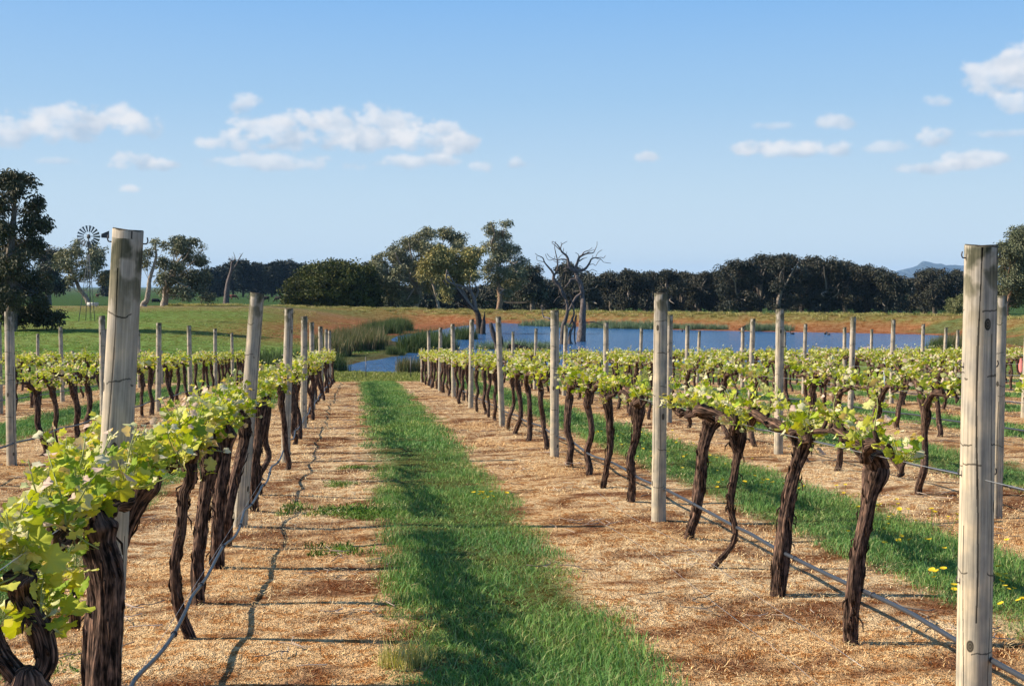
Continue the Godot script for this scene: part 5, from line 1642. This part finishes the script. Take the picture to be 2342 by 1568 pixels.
	branches(t, d, low, 0.10755, [
		[[720, 350, 0.05], [690, 365, 0.04], [650, 385, 0.02]],
		[[735, 480, 0.04], [700, 470, 0.03], [640, 465, 0.015]],
		[[605, 200, 0.035], [540, 225, 0.028], [490, 280, 0.022], [450, 345, 0.01]],
		[[750, 200, 0.03], [775, 165, 0.04], [805, 190, 0.045], [830, 290, 0.05], [870, 420, 0.05], [880, 600, 0.06], [850, 660, 0.07], [820, 730, 0.08], [780, 810, 0.07]],
		[[870, 620, 0.06], [850, 700, 0.06], [880, 800, 0.07], [845, 880, 0.09], [805, 960, 0.1], [790, 1100, 0.11], [790, 1240, 0.14]],
		[[930, 590, 0.03], [910, 680, 0.05], [905, 850, 0.055], [895, 1000, 0.05], [905, 1160, 0.04], [950, 1265, 0.03]],
		[[795, 1100, 0.05], [830, 1180, 0.04], [890, 1245, 0.02]],
		[[940, 600, 0.025], [935, 680, 0.02], [935, 760, 0.01]],
		[[870, 380, 0.03], [895, 440, 0.02], [870, 500, 0.03]],
	], col2, 1.0, 0.25)
	# fallen limb reaching out over the near side
	t = tree("dead_limb", "pale crooked fallen limb poking up beside the dead trees", 95.0, [[1263, 741, 0.07], [1256, 728, 0.06], [1244, 724.5, 0.055], [1240.5, 714, 0.035], [1237.5, 703, 0.015]], [], [], Color(0.4, 0.35, 0.32))
	branches(t, 95.0, low, 0.10755, [[[225, 500, 0.025], [250, 470, 0.018], [265, 452, 0.007]], [[215, 480, 0.02], [180, 430, 0.014], [210, 385, 0.006]], [[290, 630, 0.03], [320, 640, 0.03], [345, 665, 0.012]]], Color(0.4, 0.35, 0.32), 1.0, 0.1)
	# dark limbs of the living tree in the water
	# stumps and logs in the water
	var st: Node3D = tree("tree_stump", "broken dark grey stump leaning out of the water, forked at its middle", 86.0, [[1139, 806, 0.22], [1137, 785, 0.2], [1131, 770, 0.19], [1125, 752, 0.15], [1122, 739, 0.12]], [], [], Color(0.13, 0.115, 0.11))
	branches(st, 86.0, [0, 0], 1.0, [[[1140, 800, 0.16], [1146, 780, 0.13], [1145, 768, 0.08]]], Color(0.08, 0.07, 0.065), 1.0, 0.1)
	var s2: Node3D = tree("tree_stump", "short broken stump against the foot of the golden tree", 116.0, [[1104, 764, 0.26], [1106, 740, 0.2], [1108, 722, 0.06], [1109, 712, 0.02]], [], [], Color(0.12, 0.10, 0.09))
	s2.set_meta("category", "stump")
	st.set_meta("category", "stump")
	for e in [["black log floating low in the water near the thin reeds", [[1163, 797], [1180, 796], [1198, 797.5], [1225, 804]], 87.0, 0.3], ["black log on the far shore beside the spiky reeds", [[1692, 757], [1704, 748], [1716, 746.5], [1722, 753]], 125.0, 0.24], ["small dark log in the water below the dead trees", [[1308, 806], [1316, 803], [1326, 806]], 85.0, 0.2]]:
		var b := Mb.new()
		var pts := []
		var rr := []
		for k in e[1].size():
			var p := spot(e[1][k][0], e[1][k][1], e[2])
			pts.append(p)
			rr.append(e[3] * (1.0 - 0.75 * k / e[1].size()))
		var o := smooth_path(pts, 5)
		var r2 := []
		for k in o.size(): r2.append(lerpf(rr[0], rr[rr.size() - 1], float(k) / o.size()))
		var c: Vector3 = o[0]
		var rel := []
		for p in o: rel.append(p - c)
		tube(b, rel, r2, 9, 0.4, 0.2, true, Color(0.045, 0.04, 0.04))
		var lg := part("fallen_log", b.commit(), M.gum_bark, self)
		lg.position = c
		tag(lg, e[0], "log", "")

# ---------------------------------------------------------------- farm things
func make_windmill():
	var d := 110.0
	var s := 0.263
	var foot := spot(780 * s, 356 + 1420 * s, d)
	var at := Vector3(foot.x, ground(foot.x, foot.z), foot.z)
	var t := thing("windmill", "steel farm windmill with an open wheel and tail vane on a lattice tower", "windmill", at)
	t.rotation.y = -YAW - atan((780 * s - 1171.0) / F)
	var k := 0.263 * d / F     # metres to one unit of the enlargement
	var hub := Vector3(0, (1420 - 687) * k, 0.0)
	var top := Vector3(0, (1420 - 800) * k, -0.3)
	var feet := [Vector3(-95 * k, 0, 0.35), Vector3(44 * k, 0, 0.5), Vector3(-35 * k, 0, -0.9), Vector3(12 * k, 0, -0.7)]
	var legs := []
	for f in feet:
		var b := Mb.new()
		var g := f as Vector3
		tube(b, [g + Vector3(0, -0.25, 0), top + (g - top) * 0.06], [0.028, 0.022], 6)
		part("leg", b.commit(), M.mill, t)
	for e in [0.22, 0.42, 0.6, 0.76]:
		for j in 4:
			var a: Vector3 = feet[[0, 1, 3, 2][j]].lerp(top, e)
			var c: Vector3 = feet[[1, 3, 2, 0][j]].lerp(top, e)
			var b := Mb.new()
			tube(b, [a, c], [0.012, 0.012], 5)
			part("girt", b.commit(), M.mill, t)
			var up: Vector3 = feet[[1, 3, 2, 0][j]].lerp(top, minf(e + 0.17, 0.92))
			b = Mb.new()
			tube(b, [a, up], [0.008, 0.008], 4)
			part("brace", b.commit(), M.mill, t)
	var b := Mb.new()
	tube(b, [top + Vector3(0, -0.4, 0), hub + Vector3(0, 0.2, -0.3)], [0.05, 0.05], 8)
	part("mast", b.commit(), M.iron, t)
	b = Mb.new()
	tube(b, [Vector3(0.02, 0, -0.3), Vector3(0.02, top.y, -0.3)], [0.018, 0.018], 5)
	part("pump_rod", b.commit(), M.mill, t)
	b = Mb.new()
	box(b, Vector3(-0.14, hub.y - 0.15, -0.34), Vector3(0.14, hub.y + 0.17, -0.06))
	part("gearbox", b.commit(), M.iron, t)
	var wheel := Node3D.new()
	wheel.name = "wheel"
	t.add_child(wheel, true)
	wheel.position = hub + Vector3(0, 0, 0.1)
	wheel.rotation.y = 0.2
	wheel.rotation.x = -0.08
	var r0 := 42 * k
	var r1 := 96 * k
	b = Mb.new()
	for j in 2:
		var w0: float = [r0, r1][j] * 0.96 if j == 1 else r0 * 1.06
		var pts := []
		var rr := []
		for q in 37:
			pts.append(Vector3(cos(q * TAU / 36.0) * w0, sin(q * TAU / 36.0) * w0, -0.02))
			rr.append(0.008)
		b = Mb.new()
		tube(b, pts, rr, 5, 0, 0, false)
		part("rim", b.commit(), M.mill, wheel)
	for q in 6:
		b = Mb.new()
		var a := q * TAU / 6.0 + 0.2
		tube(b, [Vector3(0, 0, -0.05), Vector3(cos(a), sin(a), 0) * r1 * 0.95], [0.009, 0.007], 4)
		part("spoke", b.commit(), M.mill, wheel)
	b = Mb.new()
	var c0 := -1
	for y in [0, 1]:
		var z0: float = [-0.025, 0.025][y]
		var w_in := 0.04
		var w_out := 0.088
		var i := b.vert(Vector3(r0, -w_in, z0 - 0.045))
		b.vert(Vector3(r1, -w_out, z0 - 0.06))
		b.vert(Vector3(r1, w_out, z0 + 0.06))
		b.vert(Vector3(r0, w_in, z0 + 0.045))
		if y == 1: b.quad(i, i + 3, i + 2, i + 1)
		else: b.quad(i, i + 1, i + 2, i + 3)
	for v in b.v.size(): b.v[v].z *= 0.5 if absf(b.v[v].z) < 0.03 else 1.0
	var bl := b.commit(true)
	for q in 18:
		var o := part("blade", bl, M.mill, wheel)
		o.rotation.z = q * TAU / 18.0
	b = Mb.new()
	tube(b, [Vector3(0, 0, -0.4), Vector3(0, 0, 0.06)], [0.06, 0.05], 10)
	part("hub", b.commit(), M.iron, wheel)
	b = Mb.new()
	tube(b, [hub + Vector3(0, 0.02, -0.2), hub + Vector3(150 * k, 0.06, -0.75)], [0.022, 0.018], 5)
	part("tail_boom", b.commit(), M.iron, t)
	b = Mb.new()
	var v0 := hub + Vector3(106 * k, 0, -0.6)
	var v1 := hub + Vector3(172 * k, 0, -0.82)
	for y in [0, 1]:
		var off: Vector3 = Vector3(0.003, 0, 0.008) * (1 if y == 1 else -1)
		var i := b.vert(v0 + Vector3(0, 0.0, 0) + Vector3(0, 26 * k, 0) + off)
		b.vert(v1 + Vector3(0, 56 * k, 0) + off)
		b.vert(v1 + Vector3(0, -10 * k, 0) + off)
		b.vert(v0 + Vector3(0, -6 * k, 0) + off)
		if y == 1: b.quad(i, i + 1, i + 2, i + 3)
		else: b.quad(i, i + 3, i + 2, i + 1)
	part("tail_vane", b.commit(true), M.iron, t)
	# trough
	var tp := spot(212, 694, 146.0)
	var tr := thing("water_trough", "pale concrete water trough on the grass behind the windmill", "trough", Vector3(tp.x, ground(tp.x, tp.z), tp.z))
	tr.rotation.y = -0.2
	tr.scale = Vector3(0.65, 0.9, 0.65)
	b = Mb.new()
	box(b, Vector3(-0.9, 0.12, -0.3), Vector3(0.9, 0.2, 0.3), Color(0.5, 0.48, 0.44))
	box(b, Vector3(-0.9, 0.203, 0.22), Vector3(0.9, 0.5, 0.3), Color(0.55, 0.53, 0.48))
	box(b, Vector3(-0.9, 0.203, -0.3), Vector3(0.9, 0.5, -0.22), Color(0.55, 0.53, 0.48))
	box(b, Vector3(-0.9, 0.203, -0.217), Vector3(-0.82, 0.5, 0.217), Color(0.55, 0.53, 0.48))
	box(b, Vector3(0.82, 0.203, -0.217), Vector3(0.9, 0.5, 0.217), Color(0.55, 0.53, 0.48))
	part("basin", b.commit(true), M.plain, tr)
	for sx in [-0.6, 0.6]:
		b = Mb.new()
		box(b, Vector3(sx - 0.12, -0.1, -0.25), Vector3(sx + 0.12, 0.117, 0.25), Color(0.35, 0.33, 0.3))
		part("foot", b.commit(true), M.plain, tr)

func animal_mesh(col: Color, grazing: bool) -> ArrayMesh:   # a cow, 2.2 m long, facing +x
	var b := Mb.new()
	tube(b, smooth_path([Vector3(-0.82, 1.12, 0), Vector3(-0.6, 1.08, 0), Vector3(0.0, 1.0, 0), Vector3(0.55, 1.06, 0), Vector3(0.8, 1.12, 0)], 3), [0.16, 0.28, 0.33, 0.36, 0.38, 0.40, 0.40, 0.39, 0.38, 0.37, 0.34, 0.26, 0.16], 12, 0.06, 0, true, col)
	var hd := Vector3(1.35, 0.25, 0.04) if grazing else Vector3(1.35, 1.42, 0.1)
	var nk := Vector3(1.05, 0.72, 0.02) if grazing else Vector3(1.05, 1.32, 0.05)
	tube(b, smooth_path([Vector3(0.65, 1.12, 0), nk, hd, hd + (Vector3(0.22, -0.12, 0.02) if grazing else Vector3(0.32, -0.2, 0.05))], 3), [0.28, 0.25, 0.22, 0.19, 0.17, 0.16, 0.15, 0.14, 0.11, 0.09], 9, 0.05, 0, true, col)
	for e in [[-0.62, 0.17], [-0.66, -0.17], [0.55, 0.16], [0.6, -0.16]]:
		var hind: bool = e[0] < 0
		tube(b, smooth_path([Vector3(e[0], 0.95, e[1]), Vector3(e[0] + (0.06 if hind else 0.0), 0.72, e[1]), Vector3(e[0] - (0.08 if hind else -0.02), 0.46, e[1]), Vector3(e[0] - 0.03, 0.0, e[1])], 2), [0.16, 0.13, 0.11, 0.09, 0.07, 0.055, 0.06], 7, 0.03, 0, true, col)
	tube(b, [Vector3(-0.86, 1.18, 0), Vector3(-0.95, 0.9, 0), Vector3(-0.93, 0.5, 0)], [0.035, 0.025, 0.045], 5, 0, 0, true, col)
	for sz in [-1.0, 1.0]:
		tube(b, [hd + Vector3(-0.05, 0.1, sz * 0.08), hd + Vector3(-0.08, 0.12, sz * 0.24)], [0.05, 0.03], 5, 0, 0, true, col)
	return b.commit()

func make_animals():
	var red := Color(0.14, 0.05, 0.028)
	var dark := Color(0.025, 0.02, 0.018)
	for e in [["brown cow standing beside the thin dead tree", 526, 688, 400.0, red, 2.4, false], ["brown cow side on, just past the thin dead tree", 534.5, 690, 390.0, red, 0.3, true], ["dark cow lying low beside the pale gum trunks", 355, 701, 300.0, dark, 0.2, true], ["dark cow grazing beyond the bank, past the second windmill side post", 608, 697, 320.0, dark, 2.9, true], ["dark cow grazing nearest to the olive green bush", 637, 697, 318.0, dark, 2.6, true], ["brown cow standing far off behind the windmill tower", 223, 683, 450.0, red, 1.3, false]]:
		var p := spot(e[1], e[2], e[3])
		var o := part("cow", animal_mesh(e[4], e[6]), M.plain, self)
		o.position = Vector3(p.x, ground(p.x, p.z), p.z)
		o.rotation.y = e[5]
		if e[0].begins_with("dark cow lying"): o.position.y -= 0.45
		tag(o, e[0], "cow", "cattle in the far paddock")
	# ducks on the water
	var b := Mb.new()
	var c := Color(0.05, 0.045, 0.04)
	tube(b, smooth_path([Vector3(-0.22, 0.09, 0), Vector3(-0.12, 0.07, 0), Vector3(0.06, 0.07, 0), Vector3(0.17, 0.08, 0)], 3), [0.015, 0.05, 0.075, 0.09, 0.1, 0.1, 0.095, 0.085, 0.06, 0.03], 9, 0, 0, true, c)
	tube(b, smooth_path([Vector3(0.13, 0.1, 0), Vector3(0.17, 0.2, 0), Vector3(0.2, 0.24, 0), Vector3(0.3, 0.22, 0)], 2), [0.05, 0.035, 0.035, 0.04, 0.042, 0.025, 0.012], 7, 0, 0, true, c)
	var dm := b.commit()
	for e in [[1233, 744.5, "dark duck swimming off the grey green reed strip"], [1560, 758, "dark duck just off the pale reed strip"], [1573, 759, "dark duck close behind the one off the pale reed strip"], [1695, 760.5, "dark duck off the black log on the far shore"], [1812, 764, "dark duck in front of the far red shore, alone"], [1888, 764, "dark duck, leader of a pair off the red shore"], [1895, 765.5, "dark duck, follower of the pair off the red shore"], [1947, 766, "dark duck farthest along toward the big cracked post"]]:
		var dd: float = 4.2 * F / (e[1] - 655.0)
		var p := spot(e[0], e[1], dd)
		var o := part("duck", dm, M.plain, self)
		o.position = Vector3(p.x, WATER_Y, p.z)
		o.rotation.y = rf(0, TAU)
		o.scale = Vector3.ONE * 0.9
		tag(o, e[2], "duck", "ducks on the dam")
	# far farmhouses
	for e in [[2076, 656, "tiny far white farmhouse in the gap of the wood"], [2086, 655.5, "tiny far white shed next to the white farmhouse"]]:
		var p := spot(e[0], e[1], 1150.0)
		var g := ground(p.x, p.z)
		var t := thing("farmhouse", e[2], "house", Vector3(p.x, g, p.z))
		var hb := Mb.new()
		var w := 1.7
		box(hb, Vector3(-w, -1, -2.0), Vector3(w, 3.0 + (p.y - g - 2.0), 2.0), Color(0.72, 0.7, 0.66))
		part("wall", hb.commit(true), M.plain, t)
		var hh := 3.003 + (p.y - g - 2.0)
		hb = Mb.new()
		var q := [Vector3(-w - 0.2, hh, -2.2), Vector3(w + 0.2, hh, -2.2), Vector3(w + 0.2, hh, 2.2), Vector3(-w - 0.2, hh, 2.2), Vector3(-w - 0.2, hh + 1.3, 0), Vector3(w + 0.2, hh + 1.3, 0)]
		var rc := Color(0.5, 0.48, 0.47)
		for f in q: hb.vert(f, Vector2.ZERO, rc)
		hb.quad(3, 4, 5, 2); hb.quad(1, 5, 4, 0); hb.tri(0, 4, 3); hb.tri(2, 5, 1); hb.quad(0, 3, 2, 1)
		part("roof", hb.commit(true), M.plain, t)
	# something round and pink beyond the last vines
	var pp := spot(2337, 806, 66.0)
	var ball := SphereMesh.new()
	ball.radius = 0.16; ball.height = 0.28
	var tt := thing("pink_drum", "small rounded pink cover peeping over the vines at the edge", "cover", Vector3(pp.x, ground(pp.x, pp.z), pp.z))
	var cyl := CylinderMesh.new()
	cyl.top_radius = 0.15; cyl.bottom_radius = 0.15
	var up: float = maxf(pp.y - tt.position.y, 0.3)
	cyl.height = up
	var pink := mat(Color(0.75, 0.22, 0.2), 0.6)
	part("body", cyl, pink, tt).position.y = up * 0.5
	part("lid", ball, pink, tt).position.y = up

# ---------------------------------------------------------------- put together
func _ready():
	rng.seed = 20240917
	nz.seed = 1; nz.frequency = 0.01; nz.fractal_octaves = 3
	nz2.seed = 2; nz2.frequency = 0.01; nz2.fractal_octaves = 3
	make_world()
	make_materials()
	for e in [[780, 853], [860, 853], [950, 856], [1100, 850], [1300, 842], [1600, 832], [1900, 823], [2150, 802], [2215, 786], [2215, 772], [2200, 769], [2100, 764.5], [1900, 760.5], [1700, 757], [1550, 754], [1400, 750], [1250, 744], [1150, 738], [1090, 741], [1035, 748], [985, 757], [940, 763], [905, 768], [893, 775], [908, 784], [936, 790], [948, 799], [925, 810], [880, 819], [835, 826], [780, 836], [740, 845]]:
		var d: float = 4.2 * F / (e[1] - 655.0)
		var q := spot(e[0], e[1], d)
		pond.append(Vector2(q.x, q.z))
	if Geometry2D.is_polygon_clockwise(pond): pond.reverse()
	for e in [[380, 700, 2.3], [420, 699, 2.35], [520, 698, 2.4], [650, 703, 2.7], [850, 705.5, 2.8], [1000, 708, 2.9], [1250, 712.5, 3.0], [1400, 715, 3.0], [1700, 718, 2.95], [2000, 720, 2.9], [2190, 722, 2.85], [2342, 728, 2.85], [2600, 745, 2.8], [2900, 780, 2.7]]:
		var d: float = e[2] * F / (e[1] - 655.0)
		var q := spot(e[0], e[1], d)
		crest.append(Vector3(q.x, EYE_Y - e[2], q.z))
	var t0 := Time.get_ticks_msec()
	for f in [make_ground, make_trees, make_dead_trees, make_windmill, make_posts, make_wires, make_vines, make_grass, make_reeds, make_animals]:
		f.call()
		print(f.get_method(), " ", Time.get_ticks_msec() - t0)
